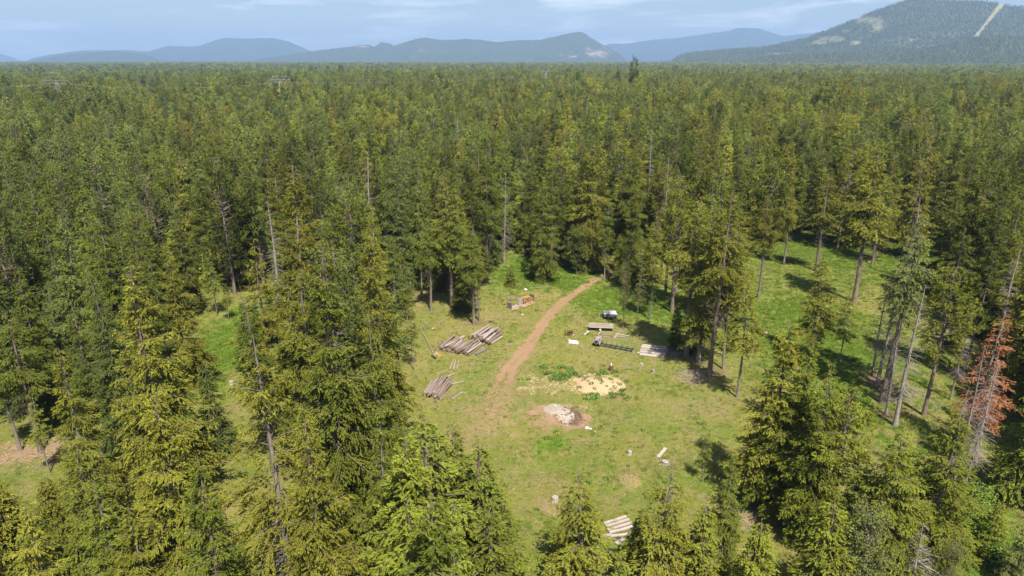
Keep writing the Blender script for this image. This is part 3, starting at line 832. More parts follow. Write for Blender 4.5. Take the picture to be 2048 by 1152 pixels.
def ground_material():
    m, nt = new_mat('grassy_ground')
    L = nt.links.new
    o = N(nt, 'ShaderNodeOutputMaterial'); b = N(nt, 'ShaderNodeBsdfPrincipled')
    b.inputs['Roughness'].default_value = 0.95
    b.inputs['Specular IOR Level'].default_value = 0.1
    tc = N(nt, 'ShaderNodeTexCoord')
    def noise(scale, det=5, rough=0.6, dist=0.0):
        n = N(nt, 'ShaderNodeTexNoise'); n.inputs['Scale'].default_value = scale; n.inputs['Detail'].default_value = det
        n.inputs['Roughness'].default_value = rough; n.inputs['Distortion'].default_value = dist
        L(tc.outputs['Object'], n.inputs['Vector']); return n.outputs['Fac']
    def ramp(f, stops):
        r = N(nt, 'ShaderNodeValToRGB')
        while len(r.color_ramp.elements) < len(stops): r.color_ramp.elements.new(0.5)
        for e, (p, c) in zip(r.color_ramp.elements, stops): e.position = p; e.color = (*c, 1)
        L(f, r.inputs['Fac']); return r.outputs['Color']
    def mix(f, a, c, bt='MIX'):
        n = N(nt, 'ShaderNodeMixRGB', blend_type=bt)
        for s, v in ((0, f), (1, a), (2, c)):
            if isinstance(v, (float, int)): n.inputs[s].default_value = v
            elif isinstance(v, tuple): n.inputs[s].default_value = (*v, 1)
            else: L(v, n.inputs[s])
        return n.outputs[0]
    def mth(op, a, c=None, clamp=True):
        n = N(nt, 'ShaderNodeMath', operation=op); n.use_clamp = clamp
        for s, v in ((0, a), (1, c)):
            if v is None: continue
            if isinstance(v, (float, int)): n.inputs[s].default_value = v
            else: L(v, n.inputs[s])
        return n.outputs[0]
    fine = noise(2.6, 7, 0.72); mid = noise(0.33, 6, 0.62, 0.6); big = noise(0.055, 5, 0.55, 0.4); tiny = noise(9.0, 4, 0.7)
    blades = noise(5.0, 6, 0.8, 0.8)
    at = []
    for nm in ('c1', 'c2', 'c3'):
        a = N(nt, 'ShaderNodeAttribute', attribute_type='GEOMETRY', attribute_name=nm)
        s = N(nt, 'ShaderNodeSeparateColor'); L(a.outputs['Color'], s.inputs[0]); at.append(s.outputs)
    brk = mth('MULTIPLY', mth('SUBTRACT', fine, 0.5, False), 1.1, False)      # ragged mask edges
    def mask(sock, amt=1.0, lo=0.35, hi=0.62):
        s = mth('ADD', sock, mth('MULTIPLY', brk, amt, False), False)
        r = N(nt, 'ShaderNodeMapRange'); r.inputs['From Min'].default_value = lo; r.inputs['From Max'].default_value = hi
        r.interpolation_type = 'SMOOTHSTEP'
        L(s, r.inputs['Value']); 
        return mth('MULTIPLY', r.outputs[0], mth('GREATER_THAN', sock, 0.02))
    grass = ramp(mid, [(0.30, (0.095, 0.14, 0.020)), (0.48, (0.165, 0.195, 0.030)), (0.58, (0.235, 0.22, 0.052)), (0.70, (0.32, 0.25, 0.12))])
    grass = mix(0.6, grass, ramp(big, [(0.38, (0.125, 0.190, 0.026)), (0.6, (0.24, 0.225, 0.050))]))
    lushc = ramp(mid, [(0.3, (0.085, 0.165, 0.014)), (0.55, (0.145, 0.235, 0.022)), (0.72, (0.22, 0.265, 0.04))])
    col = mix(mask(at[1][2], 0.7, 0.08, 1.1), grass, lushc)
    dry = noise(0.16, 6, 0.68, 0.9)
    col = mix(mth('MULTIPLY', ramp(dry, [(0.45, (0, 0, 0)), (0.62, (1, 1, 1))]), mth('SUBTRACT', 0.62, mth('MULTIPLY', at[1][2], 0.4))), col, ramp(fine, [(0.3, (0.22, 0.165, 0.075)), (0.7, (0.33, 0.245, 0.125))]))
    # dry straw flecks
    col = mix(mth('MULTIPLY', ramp(fine, [(0.52, (0, 0, 0)), (0.68, (1, 1, 1))]), 0.55), col, (0.40, 0.33, 0.18))
    col = mix(mth('MULTIPLY', ramp(blades, [(0.30, (1, 1, 1)), (0.46, (0, 0, 0))]), 0.65), col, (0.055, 0.085, 0.018))
    litc = ramp(fine, [(0.35, (0.10, 0.065, 0.04)), (0.65, (0.26, 0.18, 0.11))])
    col = mix(mask(at[2][0], 0.8, 0.35, 0.9), col, litc)
    rd = ramp(fine, [(0.3, (0.25, 0.155, 0.09)), (0.7, (0.44, 0.30, 0.18))])
    col = mix(mask(at[1][1], 1.0, 0.3, 0.85), col, rd)
    dc = ramp(fine, [(0.3, (0.22, 0.125, 0.066)), (0.7, (0.36, 0.22, 0.125))])
    dc = mix(0.35, dc, ramp(tiny, [(0.35, (0.20, 0.11, 0.065)), (0.65, (0.52, 0.34, 0.21))]))
    dc = mix(mth('MULTIPLY', at[2][2], 0.45), dc, ramp(tiny, [(0.3, (0.32, 0.21, 0.12)), (0.7, (0.48, 0.33, 0.20))]))
    col = mix(mask(at[0][0], 0.9, 0.25, 0.8), col, dc)
    sc_ = ramp(fine, [(0.3, (0.46, 0.31, 0.17)), (0.7, (0.60, 0.43, 0.25))])
    sc_ = mix(0.3, sc_, ramp(tiny, [(0.40, (0.42, 0.29, 0.16)), (0.6, (0.75, 0.58, 0.36))]))
    col = mix(mask(at[0][1], 0.75, 0.32, 0.62), col, sc_)
    ac = ramp(tiny, [(0.36, (0.26, 0.19, 0.15)), (0.50, (0.45, 0.385, 0.31)), (0.62, (0.60, 0.54, 0.45))])
    cc = ramp(blades, [(0.42, (0.045, 0.028, 0.024)), (0.62, (0.27, 0.17, 0.13))])
    col = mix(mask(at[1][0], 1.4, 0.3, 0.7), col, cc)
    col = mix(mask(at[0][2], 1.3, 0.3, 0.8), col, ac)
    L(col, b.inputs['Base Color'])
    bp = N(nt, 'ShaderNodeBump'); bp.inputs['Strength'].default_value = 1.0; bp.inputs['Distance'].default_value = 0.22
    L(mth('ADD', blades, mth('MULTIPLY', fine, 0.8, False), False), bp.inputs['Height'])
    L(bp.outputs[0], b.inputs['Normal'])
    L(b.outputs[0], o.inputs['Surface'])
    return m
M['ground'] = ground_material()
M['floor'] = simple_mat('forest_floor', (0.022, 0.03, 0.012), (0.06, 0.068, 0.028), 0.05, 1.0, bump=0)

V = np.stack([XX, YY, ZZ], -1).reshape(-1, 3)
idx = np.arange(nx * ny).reshape(ny, nx)
Q = np.stack([idx[:-1, :-1], idx[:-1, 1:], idx[1:, 1:], idx[1:, :-1]], -1)
fd = (dirt[:-1, :-1] + dirt[1:, 1:]) / 2
sharp = pix_blob(XX, YY, 1198, 767, 46, 20, 21, 0.25)[:-1, :-1]
ashm = pix_blob(XX, YY, 1122, 829, 42, 23, 22, 0.4)[:-1, :-1]
brm = pix_blob(XX, YY, 1257, 957, 26, 20, 23, 0.25)[:-1, :-1]
cls = np.zeros(fd.shape, int)
cls[(fd > 0.42)] = 1
cls[sharp < 1] = 2
cls[ashm < 1] = 3
cls[brm < 1] = 4
def sub_mesh(name, k, extra=None):
    q = Q[cls == k].reshape(-1, 4)
    u, inv = np.unique(q.ravel(), return_inverse=True)
    v = V[u]; a1, a2, a3 = c1[u], c2[u], c3[u]
    fq = inv.reshape(-1, 4)
    mi = np.zeros(len(fq), np.int32)
    mats = [M['ground']]
    if extra is not None:
        ev, ef = extra
        fq = np.concatenate([fq, ef + len(v)]); v = np.concatenate([v, ev])
        z = np.zeros((len(ev), 4)); a1 = np.concatenate([a1, z]); a2 = np.concatenate([a2, z]); a3 = np.concatenate([a3, z])
        mi = np.concatenate([mi, np.ones(len(ef), np.int32)]); mats.append(M['floor'])
    me = fast_mesh(name, v, fq, mats, mi=mi, smooth=True,
                   attrs=[('c1', 'POINT', 'FLOAT_COLOR', a1), ('c2', 'POINT', 'FLOAT_COLOR', a2), ('c3', 'POINT', 'FLOAT_COLOR', a3)])
    o = bpy.data.objects.new(name, me); COL.objects.link(o)
    return o
B = 42000.0
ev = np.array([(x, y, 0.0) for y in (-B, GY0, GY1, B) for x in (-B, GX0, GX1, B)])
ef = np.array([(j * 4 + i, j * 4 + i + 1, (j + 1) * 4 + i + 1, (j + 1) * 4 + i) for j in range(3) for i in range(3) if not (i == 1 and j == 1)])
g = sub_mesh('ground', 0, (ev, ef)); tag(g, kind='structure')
rd = sub_mesh('dirt_road', 1); tag(rd, kind='structure')
s_ = sub_mesh('sand_mound', 2); tag(s_, 'low mound of tan sand ringed by dark green weeds beside the dirt road', 'sand mound')
s_ = sub_mesh('burn_pile', 3); tag(s_, 'burnt out fire pile of white ash and charred bits on brown earth', 'burn pile')
s_ = sub_mesh('dirt_mound', 4); tag(s_, 'small brown earth mound overgrown with dry grass in lower clearing', 'dirt mound')

# ------------------------------------------------------------------ hills and mountains
RANGES = [
    # name, distance of the ridge, width of the front slope, ridge pixels, seed, spur strength, tone
    ('mountain', 22000, 2500, [(-120, 96), (-60, 98), (0, 107), (22, 113), (45, 119)], 1, 0.2, 'far'),
    ('mountain', 16000, 2800, [(45, 122), (60, 117), (110, 108), (170, 101), (250, 100), (300, 103), (340, 92), (400, 93), (425, 84), (450, 76), (500, 77), (550, 76), (580, 82), (620, 101), (650, 112), (700, 122)], 2, 0.3, 'far'),
    ('mountain', 12500, 1500, [(60, 122), (130, 110), (180, 105), (230, 102), (270, 105), (310, 114), (330, 122)], 3, 0.3, 'mid'),
    ('mountain', 11000, 2200, [(490, 122), (580, 109), (620, 103), (670, 97), (700, 94), (720, 90), (740, 90), (750, 94), (765, 84), (778, 86), (788, 91), (800, 88), (830, 79), (855, 75), (875, 79), (900, 80), (930, 78), (960, 79), (990, 84), (1030, 81),
                               (1080, 79), (1110, 73), (1140, 66), (1160, 64), (1168, 67), (1180, 76), (1210, 92), (1240, 108), (1262, 123)], 4, 0.5, 'rock'),
    ('mountain', 17500, 4000, [(1190, 90), (1215, 88), (1250, 87), (1300, 80), (1350, 76), (1400, 69), (1450, 62), (1470, 55), (1510, 57), (1560, 72), (1600, 68), (1640, 63), (1700, 60), (1800, 70)], 5, 0.3, 'far'),
    ('mountain', 7600, 2600, [(1335, 119), (1380, 107), (1450, 101), (1520, 96), (1550, 91), (1580, 84), (1610, 76), (1640, 64), (1660, 56), (1700, 38), (1740, 20), (1775, 8), (1810, -3), (1840, -1), (1850, 1), (1890, 2), (1940, 3), (1985, 9), (1997, 14), (2048, 15), (2120, 30), (2300, 10), (2500, 40)], 6, 0.42, 'near'),
    ('hill', 5600, 1100, [(1480, 121), (1560, 114), (1640, 109), (1700, 107), (1800, 103), (1860, 97), (1900, 88), (1930, 78), (1960, 74), (2000, 73), (2048, 80), (2150, 74), (2300, 84)], 7, 0.25, 'near'),
]
def range_height(ri, x, y, want_p=False):
    _, D, Wd, pts, seed, spur, _t = RANGES[ri]
    x = np.asarray(x, float); y = np.asarray(y, float)
    az = np.arctan2(x, y); r = np.hypot(x, y)
    u = 1024 + F * np.tan(az) / cp
    pu_ = np.array([p[0] for p in pts], float); pv_ = np.array([p[1] for p in pts], float)
    v = np.interp(u, pu_, pv_) + (fbm(u / 9.0, u * 0 + seed, seed, 3) - 0.5) * 1.8
    yr = D * np.cos(az)
    k = (576.0 - v) / F
    zr = CH + yr * (k * cp - sp) / (cp + k * sp)
    ends = sstep(pu_[0] - 10, pu_[0] + 25, u) * (1 - sstep(pu_[-1] - 25, pu_[-1] + 10, u))
    zr = np.maximum(zr, 0) * ends
    p = np.clip((r - (D - Wd)) / Wd, 0, 1)
    pb = np.clip(1 - (r - D) / Wd, 0, 1)
    n = fbm(x / (D * 0.05), y / (D * 0.07), seed + 40, 5)
    rid = 1 - np.abs(2 * n - 1)
    prof = np.where(r <= D, (0.25 * p + 0.75 * p ** 1.5), pb ** 1.5)
    body = 4 * p * (1 - p) * (r <= D)
    h = zr * (prof - spur * body * (rid - 0.35) * 0.75)
    return np.maximum(h, -3) - 2.0 * (prof < 0.002)
def mountain_material(name, forest1, forest2, bare, bscale):
    m, nt = new_mat(name)
    L = nt.links.new
    o = N(nt, 'ShaderNodeOutputMaterial'); b = N(nt, 'ShaderNodeBsdfDiffuse')
    tc = N(nt, 'ShaderNodeTexCoord')
    n1 = N(nt, 'ShaderNodeTexNoise'); n1.inputs['Scale'].default_value = bscale * 2.5; n1.inputs['Detail'].default_value = 9; n1.inputs['Roughness'].default_value = 0.7
    n2 = N(nt, 'ShaderNodeTexNoise'); n2.inputs['Scale'].default_value = bscale * 6; n2.inputs['Detail'].default_value = 6; n2.inputs['Roughness'].default_value = 0.8
    L(tc.outputs['Object'], n1.inputs['Vector']); L(tc.outputs['Object'], n2.inputs['Vector'])
    r1 = N(nt, 'ShaderNodeValToRGB'); r1.color_ramp.elements[0].position = 0.35; r1.color_ramp.elements[1].position = 0.65
    r1.color_ramp.elements[0].color = (*forest1, 1); r1.color_ramp.elements[1].color = (*forest2, 1)
    L(n2.outputs['Fac'], r1.inputs['Fac'])
    at = N(nt, 'ShaderNodeAttribute', attribute_type='GEOMETRY', attribute_name='bare')
    s = N(nt, 'ShaderNodeMath', operation='ADD')
    k = N(nt, 'ShaderNodeMath', operation='MULTIPLY_ADD'); k.inputs[1].default_value = 2.4; k.inputs[2].default_value = -1.2
    L(n1.outputs['Fac'], k.inputs[0]); L(at.outputs['Fac'], s.inputs[0]); L(k.outputs[0], s.inputs[1])
    mr = N(nt, 'ShaderNodeMapRange'); mr.inputs['From Min'].default_value = 0.36; mr.inputs['From Max'].default_value = 0.95
    L(s.outputs[0], mr.inputs['Value'])
    mx = N(nt, 'ShaderNodeMixRGB'); mx.inputs[2].default_value = (*bare, 1)
    L(mr.outputs[0], mx.inputs[0]); L(r1.outputs[0], mx.inputs[1])
    L(mx.outputs[0], b.inputs['Color']); L(b.outputs[0], o.inputs['Surface'])
    return m
MM = {
    'far': mountain_material('far_mountain_forest', (0.025, 0.04, 0.03), (0.06, 0.075, 0.045), (0.2, 0.18, 0.12), 0.0012),
    'mid': mountain_material('mid_mountain_forest', (0.025, 0.04, 0.025), (0.055, 0.07, 0.035), (0.2, 0.18, 0.12), 0.0015),
    'rock': mountain_material('rocky_mountain', (0.025, 0.04, 0.022), (0.075, 0.085, 0.04), (0.40, 0.30, 0.24), 0.003),
    'near': mountain_material('wooded_mountain', (0.03, 0.045, 0.016), (0.115, 0.13, 0.05), (0.24, 0.225, 0.12), 0.004),
}
def bare_mask(ri, u, v):
    b = np.zeros(u.shape)
    def blob(cu, cv, ru, rv, a):
        return a * np.exp(-(((u - cu) / ru) ** 2 + ((v - cv) / rv) ** 2) ** 1.5)
    if ri == 3:
        for c in ((1195, 108, 26, 12, 0.62), (1215, 100, 14, 10, 0.45), (1145, 112, 14, 7, 0.5), (1120, 110, 10, 5, 0.4), (723, 93, 16, 4, 0.6), (1180, 122, 30, 6, 0.4), (850, 98, 22, 6, 0.3), (1180, 98, 10, 6, 0.4)):
            b = np.maximum(b, blob(*c))
    if ri == 5:
        for c in ((1740, 42, 38, 10, 0.62), (1755, 52, 16, 14, 0.75), (1715, 38, 22, 6, 0.6), (1665, 78, 34, 9, 0.6), (1640, 86, 22, 7, 0.6), (1690, 62, 14, 5, 0.5),
                  (1712, 86, 14, 5, 0.8), (1775, 81, 22, 4, 0.7), (1825, 80, 12, 3, 0.7), (1560, 108, 60, 4, 0.5), (1350, 112, 10, 5, 0.5), (1800, 36, 8, 3, 0.4)):
            b = np.maximum(b, blob(*c))
        # power line swath up the mountain
        uc = 1950 + (75 - v) * 0.82
        b = np.where((np.abs(u - uc) < 3 + (75 - v) * 0.055) & (v < 76), 1.0, b)
    if ri == 6:
        for c in ((2035, 80, 18, 4, 0.7), (1750, 112, 16, 3, 0.6), (1800, 108, 5, 3, 0.6)):
            b = np.maximum(b, blob(*c))
    return b
for ri, (nm, D, Wd, pts, seed, spur, tone) in enumerate(RANGES):
    nu = 420 if tone in ('near', 'rock') else 220
    nr = 110 if tone in ('near', 'rock') else 46
    uu = np.linspace(pts[0][0] - 10, pts[-1][0] + 10, nu)
    azs = np.arctan((uu - 1024) * cp / F)
    rr = np.concatenate([np.linspace(D - Wd, D, nr), np.linspace(D, D + Wd, 14)[1:]])
    A, R_ = np.meshgrid(azs, rr)
    x_ = R_ * np.sin(A); y_ = R_ * np.cos(A)
    z_ = range_height(ri, x_, y_)
    pu2 = 1024 + F * x_ / (cp * y_ - sp * (z_ - CH)); pv2 = 576 - F * (sp * y_ + cp * (z_ - CH)) / (cp * y_ - sp * (z_ - CH))
    bm = bare_mask(ri, pu2, pv2)
    V_ = np.stack([x_, y_, z_], -1).reshape(-1, 3)
    ii = np.arange(V_.shape[0]).reshape(A.shape)
    q_ = np.stack([ii[:-1, :-1], ii[:-1, 1:], ii[1:, 1:], ii[1:, :-1]], -1).reshape(-1, 4)
    me = fast_mesh(nm, V_, q_, [MM[tone]], attrs=[('bare', 'POINT', 'FLOAT', bm.reshape(-1).astype(np.float32))], smooth=True)
    o = bpy.data.objects.new(nm, me); COL.objects.link(o); tag(o, kind='structure')

def terrain(x, y):
    h = np.zeros(np.shape(x))
    for ri in (5, 6):
        h = np.maximum(h, range_height(ri, x, y))
    return h

# ------------------------------------------------------------------ geometry node scattering
def scatter_object(name, V, var, scl, rot, tint, proto_col, mat):
    n = len(V)
    me = bpy.data.meshes.new(name)
    me.vertices.add(n)
    me.vertices.foreach_set('co', np.ascontiguousarray(V, np.float32).ravel())
    for an, typ, data in (('var', 'INT', np.asarray(var, np.int32)), ('scl', 'FLOAT_VECTOR', scl), ('rotv', 'FLOAT_VECTOR', rot)):
        a = me.attributes.new(an, typ, 'POINT')
        if typ == 'INT': a.data.foreach_set('value', data)
        else: a.data.foreach_set('vector', np.ascontiguousarray(data, np.float32).ravel())
    a = me.attributes.new('tint', 'FLOAT_COLOR', 'POINT')
    a.data.foreach_set('color', np.ascontiguousarray(np.concatenate([tint, np.ones((n, 1))], 1), np.float32).ravel())
    me.materials.append(mat)
    o = bpy.data.objects.new(name, me); COL.objects.link(o)
    ng = bpy.data.node_groups.new(name + '_scatter', 'GeometryNodeTree')
    ng.interface.new_socket('Geometry', in_out='INPUT', socket_type='NodeSocketGeometry')
    ng.interface.new_socket('Geometry', in_out='OUTPUT', socket_type='NodeSocketGeometry')
    gi = ng.nodes.new('NodeGroupInput'); go = ng.nodes.new('NodeGroupOutput')
    ci = ng.nodes.new('GeometryNodeCollectionInfo')
    ci.inputs['Collection'].default_value = proto_col
    ci.inputs['Separate Children'].default_value = True
    ci.inputs['Reset Children'].default_value = True
    ip = ng.nodes.new('GeometryNodeInstanceOnPoints')
    ip.inputs['Pick Instance'].default_value = True
    def na(nm_, t):
        q = ng.nodes.new('GeometryNodeInputNamedAttribute'); q.data_type = t; q.inputs['Name'].default_value = nm_; return q.outputs['Attribute']
    L = ng.links.new
    L(gi.outputs[0], ip.inputs['Points']); L(ci.outputs[0], ip.inputs['Instance'])
    L(na('var', 'INT'), ip.inputs['Instance Index'])
    L(na('scl', 'FLOAT_VECTOR'), ip.inputs['Scale'])
    e2r = ng.nodes.new('FunctionNodeEulerToRotation')
    L(na('rotv', 'FLOAT_VECTOR'), e2r.inputs[0]); L(e2r.outputs[0], ip.inputs['Rotation'])
    L(ip.outputs[0], go.inputs[0])
    md_ = o.modifiers.new('scatter', 'NODES'); md_.node_group = ng
    return o

def proto_collection(name, meshes):
    c = bpy.data.collections.new(name)
    for i, me in enumerate(meshes):
        ob = bpy.data.objects.new('%s_%02d' % (name, i), me)
        c.objects.link(ob)
    return c

near_names = ['fir_a', 'fir_b', 'fir_c', 'bare_a', 'bare_b', 'pine_a', 'pine_b', 'young', 'slim_a', 'snag_a']
near_meshes = [lod_mesh(n, q=0.8) for n in near_names]
mid_meshes = [lod_mesh('fir_a', q=0.50, wood_n=2), lod_mesh('fir_b', q=0.50, wood_n=2), lod_mesh('fir_c', q=0.50, wood_n=2, twigs=10), lod_mesh('bare_a', q=0.50, wood_n=2, twigs=10),
              lod_mesh('pine_a', q=0.50, wood_n=2, twigs=0), lod_mesh('pine_b', q=0.50, wood_n=2, twigs=0), lod_mesh('snag_a', q=0.3)]
far_meshes = [lod_mesh('fir_a', q=0.10, wood_n=0), lod_mesh('fir_c', q=0.10, wood_n=0, twigs=0), lod_mesh('pine_a', q=0.10, wood_n=0, twigs=0), lod_mesh('fir_b', q=0.10, wood_n=0, R=5.5)]
pc = proto_collection('forest_kinds', near_meshes + mid_meshes + far_meshes)
NN, NM = len(near_meshes), len(mid_meshes)

def tint_arr(tn, rs):
    t = np.array([TINT[q] for q in tn])
    return t * rs.uniform(0.7, 1.8, (len(t), 1)) * rs.uniform(0.93, 1.07, (len(t), 3))
FV, Fvar, Fscl, Frot, Ftint = [], [], [], [], []
def push(X, Y, Z, var, H, wd, tn, rs):
    n = len(X)
    FV.append(np.stack([X, Y, Z], 1)); Fvar.append(var)
    Fscl.append(np.stack([H * wd, H * wd, H], 1))
    Frot.append(np.stack([rs.normal(0, 0.025, n), rs.normal(0, 0.025, n), rs.uniform(0, 6.28, n)], 1))
    Ftint.append(tint_arr(tn, rs))
kmap = {'fir_d': 'fir_c', 'young_b': 'young', 'slim_b': 'slim_a'}
rs = np.random.RandomState(9)
rX = np.array([t['x'] for t in rest]); rY = np.array([t['y'] for t in rest])
push(rX, rY, hgt(rX, rY) - 0.05, np.array([near_names.index(kmap.get(t['kind'], t['kind'])) if kmap.get(t['kind'], t['kind']) in near_names else 0 for t in rest]),
     np.array([t['H'] for t in rest]), np.array([t['wd'] for t in rest]), [t['tint'] for t in rest], rs)
# powerline corridor and small openings
PYL = [(104, 600.0, 36.5), (556, 640.0, 36.0), (1092, 960.0, 38.0)]
pyl_xy = [((u - 1024) * cp / F * 1.0 * yy, yy, hh) for u, yy, hh in PYL]
def in_corridor(X, Y):
    k = np.zeros(X.shape, bool)
    for (a, b) in ((0, 1), (1, 2)):
        ax, ay, _ = pyl_xy[a]; bx, by, _ = pyl_xy[b]
        vx, vy = bx - ax, by - ay; l2 = vx * vx + vy * vy
        t = np.clip(((X - ax) * vx + (Y - ay) * vy) / l2, 0, 1)
        k |= np.hypot(X - ax - vx * t, Y - ay - vy * t) < 15
    # grassy strip seen end on at the left
    cx0, cy0 = at_z(292, 186, 0); cx1, cy1 = at_z(322, 222, 0)
    vx, vy = cx1 - cx0, cy1 - cy0; l2 = vx * vx + vy * vy
    t = ((X - cx0) * vx + (Y - cy0) * vy) / l2; tc_ = np.clip(t, 0, 1)
    k |= np.hypot(X - cx0 - vx * tc_, Y - cy0 - vy * tc_) < 13
    return k
# mid forest
X, Y = jitter_points(428, 1300, 7.2, 15)
ok = ~in_corridor(X, Y)
X, Y = X[ok], Y[ok]; n = len(X)
H = 16 + 16 * rs.beta(1.6, 1.6, n) * (0.7 + 0.6 * fbm(X / 90, Y / 90, 44)); H[rs.rand(n) < 0.04] *= 1.25
s1, tn = pick_kind_tint(X, Y, rs, False)
var = np.where(s1 == 'pine', NN + 4 + rs.randint(0, 2, n), NN + rs.randint(0, 4, n))
var[rs.rand(n) < 0.005] = NN + 6
push(X, Y, np.zeros(n), var, H, rs.uniform(0.85, 1.15, n), tn, rs)
# far forest
X, Y = jitter_points(1298, 3600, 13.5, 16); n = len(X)
H = 15 + 15 * rs.beta(2, 2, n) * (0.6 + 0.8 * fbm(X / 200, Y / 200, 45)); H[rs.rand(n) < 0.05] *= 1.3; s1, tn = pick_kind_tint(X, Y, rs, False)
push(X, Y, np.zeros(n), NN + NM + rs.randint(0, 4, n), H, rs.uniform(0.9, 1.35, n), tn, rs)
X, Y = jitter_points(3590, 9500, 28, 17); 
Z = terrain(X, Y)
k = Z < 6
X, Y, Z = X[k], Y[k], Z[k]; n = len(X)
H = 22 + 14 * rs.beta(2, 2, n); s1, tn = pick_kind_tint(X, Y, rs, False)
push(X, Y, Z - 1, NN + NM + rs.randint(0, 4, n), H, rs.uniform(1.6, 2.6, n), tn, rs)
# woods on the slopes of the near mountain
X, Y = jitter_points(4400, 7650, 17.0, 18, jit=0.5)
k = X > 0
X, Y = X[k], Y[k]
Z = terrain(X, Y)
k = (Z >= 6)
X, Y, Z = X[k], Y[k], Z[k]
d_ = cp * Y - sp * (Z - CH); pu3 = 1024 + F * X / d_; pv3 = 576 - F * (sp * Y + cp * (Z - CH)) / d_
bm = np.maximum(bare_mask(5, pu3, pv3), 0) + (fbm(X / 120, Y / 120, 47, 4) - 0.5) * 0.5
bm = np.where(bare_mask(5, pu3, pv3) >= 1.0, 1.0, bm)
k = (bm < 0.42) & (pu3 < 2250)
X, Y, Z = X[k], Y[k], Z[k]; n = len(X)
H = 14 + 12 * rs.beta(2, 2, n); s1, tn = pick_kind_tint(X, Y, rs, False)
push(X, Y, Z - 1, NN + NM + rs.randint(0, 4, n), H, rs.uniform(1.2, 1.8, n), tn, rs)
FV = np.concatenate(FV); Fvar = np.concatenate(Fvar); Fscl = np.concatenate(Fscl); Frot = np.concatenate(Frot); Ftint = np.concatenate(Ftint)
print('forest instances', len(FV), 'near rest', len(rest), 'individuals', len(indiv))
fo = scatter_object('forest', FV, Fvar, Fscl, Frot, Ftint, pc, M['leaf'])
tag(fo, 'endless evergreen forest reaching from behind the clearing to the mountains', 'forest', kind='stuff')
# ------------------------------------------------------------------ single trees
NAME = {'fir': 'fir_tree', 'bar': 'fir_tree', 'sli': 'fir_tree', 'spa': 'fir_tree', 'you': 'young_fir', 'sap': 'young_fir', 'pin': 'pine_tree', 'sna': 'dead_tree', 'red': 'dead_tree', 'bro': 'leafy_tree', 'shr': 'shrub'}
CATN = {'fir_tree': 'fir tree', 'young_fir': 'young fir', 'pine_tree': 'pine tree', 'dead_tree': 'dead tree', 'leafy_tree': 'leafy tree', 'shrub': 'shrub'}
GRP = {'fir_tree': 'fir trees of the forest round the clearing', 'young_fir': 'young firs among the taller trees', 'pine_tree': 'pine trees of the forest round the clearing',
       'dead_tree': 'dead trees among the living ones', 'leafy_tree': 'leafy trees along the clearing', 'shrub': 'shrubs at the edge of the grass'}
ANCH = [((1196, 556), 'the dirt road end'), ((1040, 607), 'the firewood rack'), ((968, 672), 'the upper log stack'), ((915, 700), 'the middle log stack'),
        ((873, 775), 'the lower log stack'), ((1218, 633), 'the box trailer'), ((1203, 652), 'the flat trailer'), ((1305, 703), 'the pale slab pile'),
        ((1385, 757), 'the grey brush pile'), ((455, 690), 'the left grassy glade'), ((1660, 660), 'the right grassy lane'), ((1936, 920), 'the rust red fir'),
        ((1240, 1053), 'the bottom boards'), ((60, 905), 'the left brown slope'), ((1257, 957), 'the small dirt mound'), ((1780, 800), 'the right snag cluster'),
        ((970, 1000), 'the lower clearing edge'), ((1500, 1045), 'the lower right gap'), ((2000, 1120), 'the bottom right grass')]
AP = [(at_z(*p), n) for p, n in ANCH]
def form_word(k, H, wd):
    size = 'very tall' if H > 29 else 'tall' if H > 23 else 'medium' if H > 15 else 'small'
    if k.startswith('fir_b') : f = 'broad'
    elif k.startswith('fir_d'): f = 'thin-crowned'
    elif k.startswith('fir_c'): f = 'slender'
    elif k.startswith('fir'): f = 'full'
    elif k.startswith('bare'): f = 'high-crowned'
    elif k.startswith('slim'): f = 'narrow'
    elif k.startswith('sparse'): f = 'sparse'
    else: f = ''
    return size, f
def base_label(t):
    k = t['kind']; nm = NAME[k[:3]]
    size, f = form_word(k, t['H'], t['wd'])
    noun = {'fir_tree': 'fir', 'young_fir': 'young fir', 'pine_tree': 'pine', 'dead_tree': 'bare grey snag', 'leafy_tree': 'leafy tree', 'shrub': 'bush'}[nm]
    if k == 'red': noun = 'dead fir with dry needles'
    best = min(AP, key=lambda a: math.hypot(a[0][0] - t['x'], (a[0][1] - t['y'])))
    dx = t['x'] - best[0][0]; dy = t['y'] - best[0][1]; d = math.hypot(dx, dy)
    if best[1] == 'the rust red fir' and k == 'red':
        return 'tall rust red dead fir with dry needles at the right edge'
    if best[1] == 'the right snag cluster' and nm == 'dead_tree': rel = 'in'
    elif d < 7: rel = 'beside'
    elif abs(dx) > abs(dy): rel = 'right of' if dx > 0 else 'left of'
    else: rel = 'behind' if dy > 0 else 'in front of'
    if d > 38: rel = 'far ' + rel
    words = [size]
    if nm != 'dead_tree': words.append(CWORD[t['tint']])
    if f and nm == 'fir_tree': words.append(f)
    return ' '.join(words) + ' ' + noun + ' ' + rel + ' ' + best[1]
from collections import defaultdict
byl = defaultdict(list)
for t in indiv:
    byl[base_label(t)].append(t)
ORD = ['leftmost', 'second from left', 'third from left', 'fourth from left', 'fifth from left', 'sixth from left', 'seventh from left']
NUMW = ['', 'one', 'two', 'three', 'four', 'five', 'six', 'seven', 'eight', 'nine', 'ten']
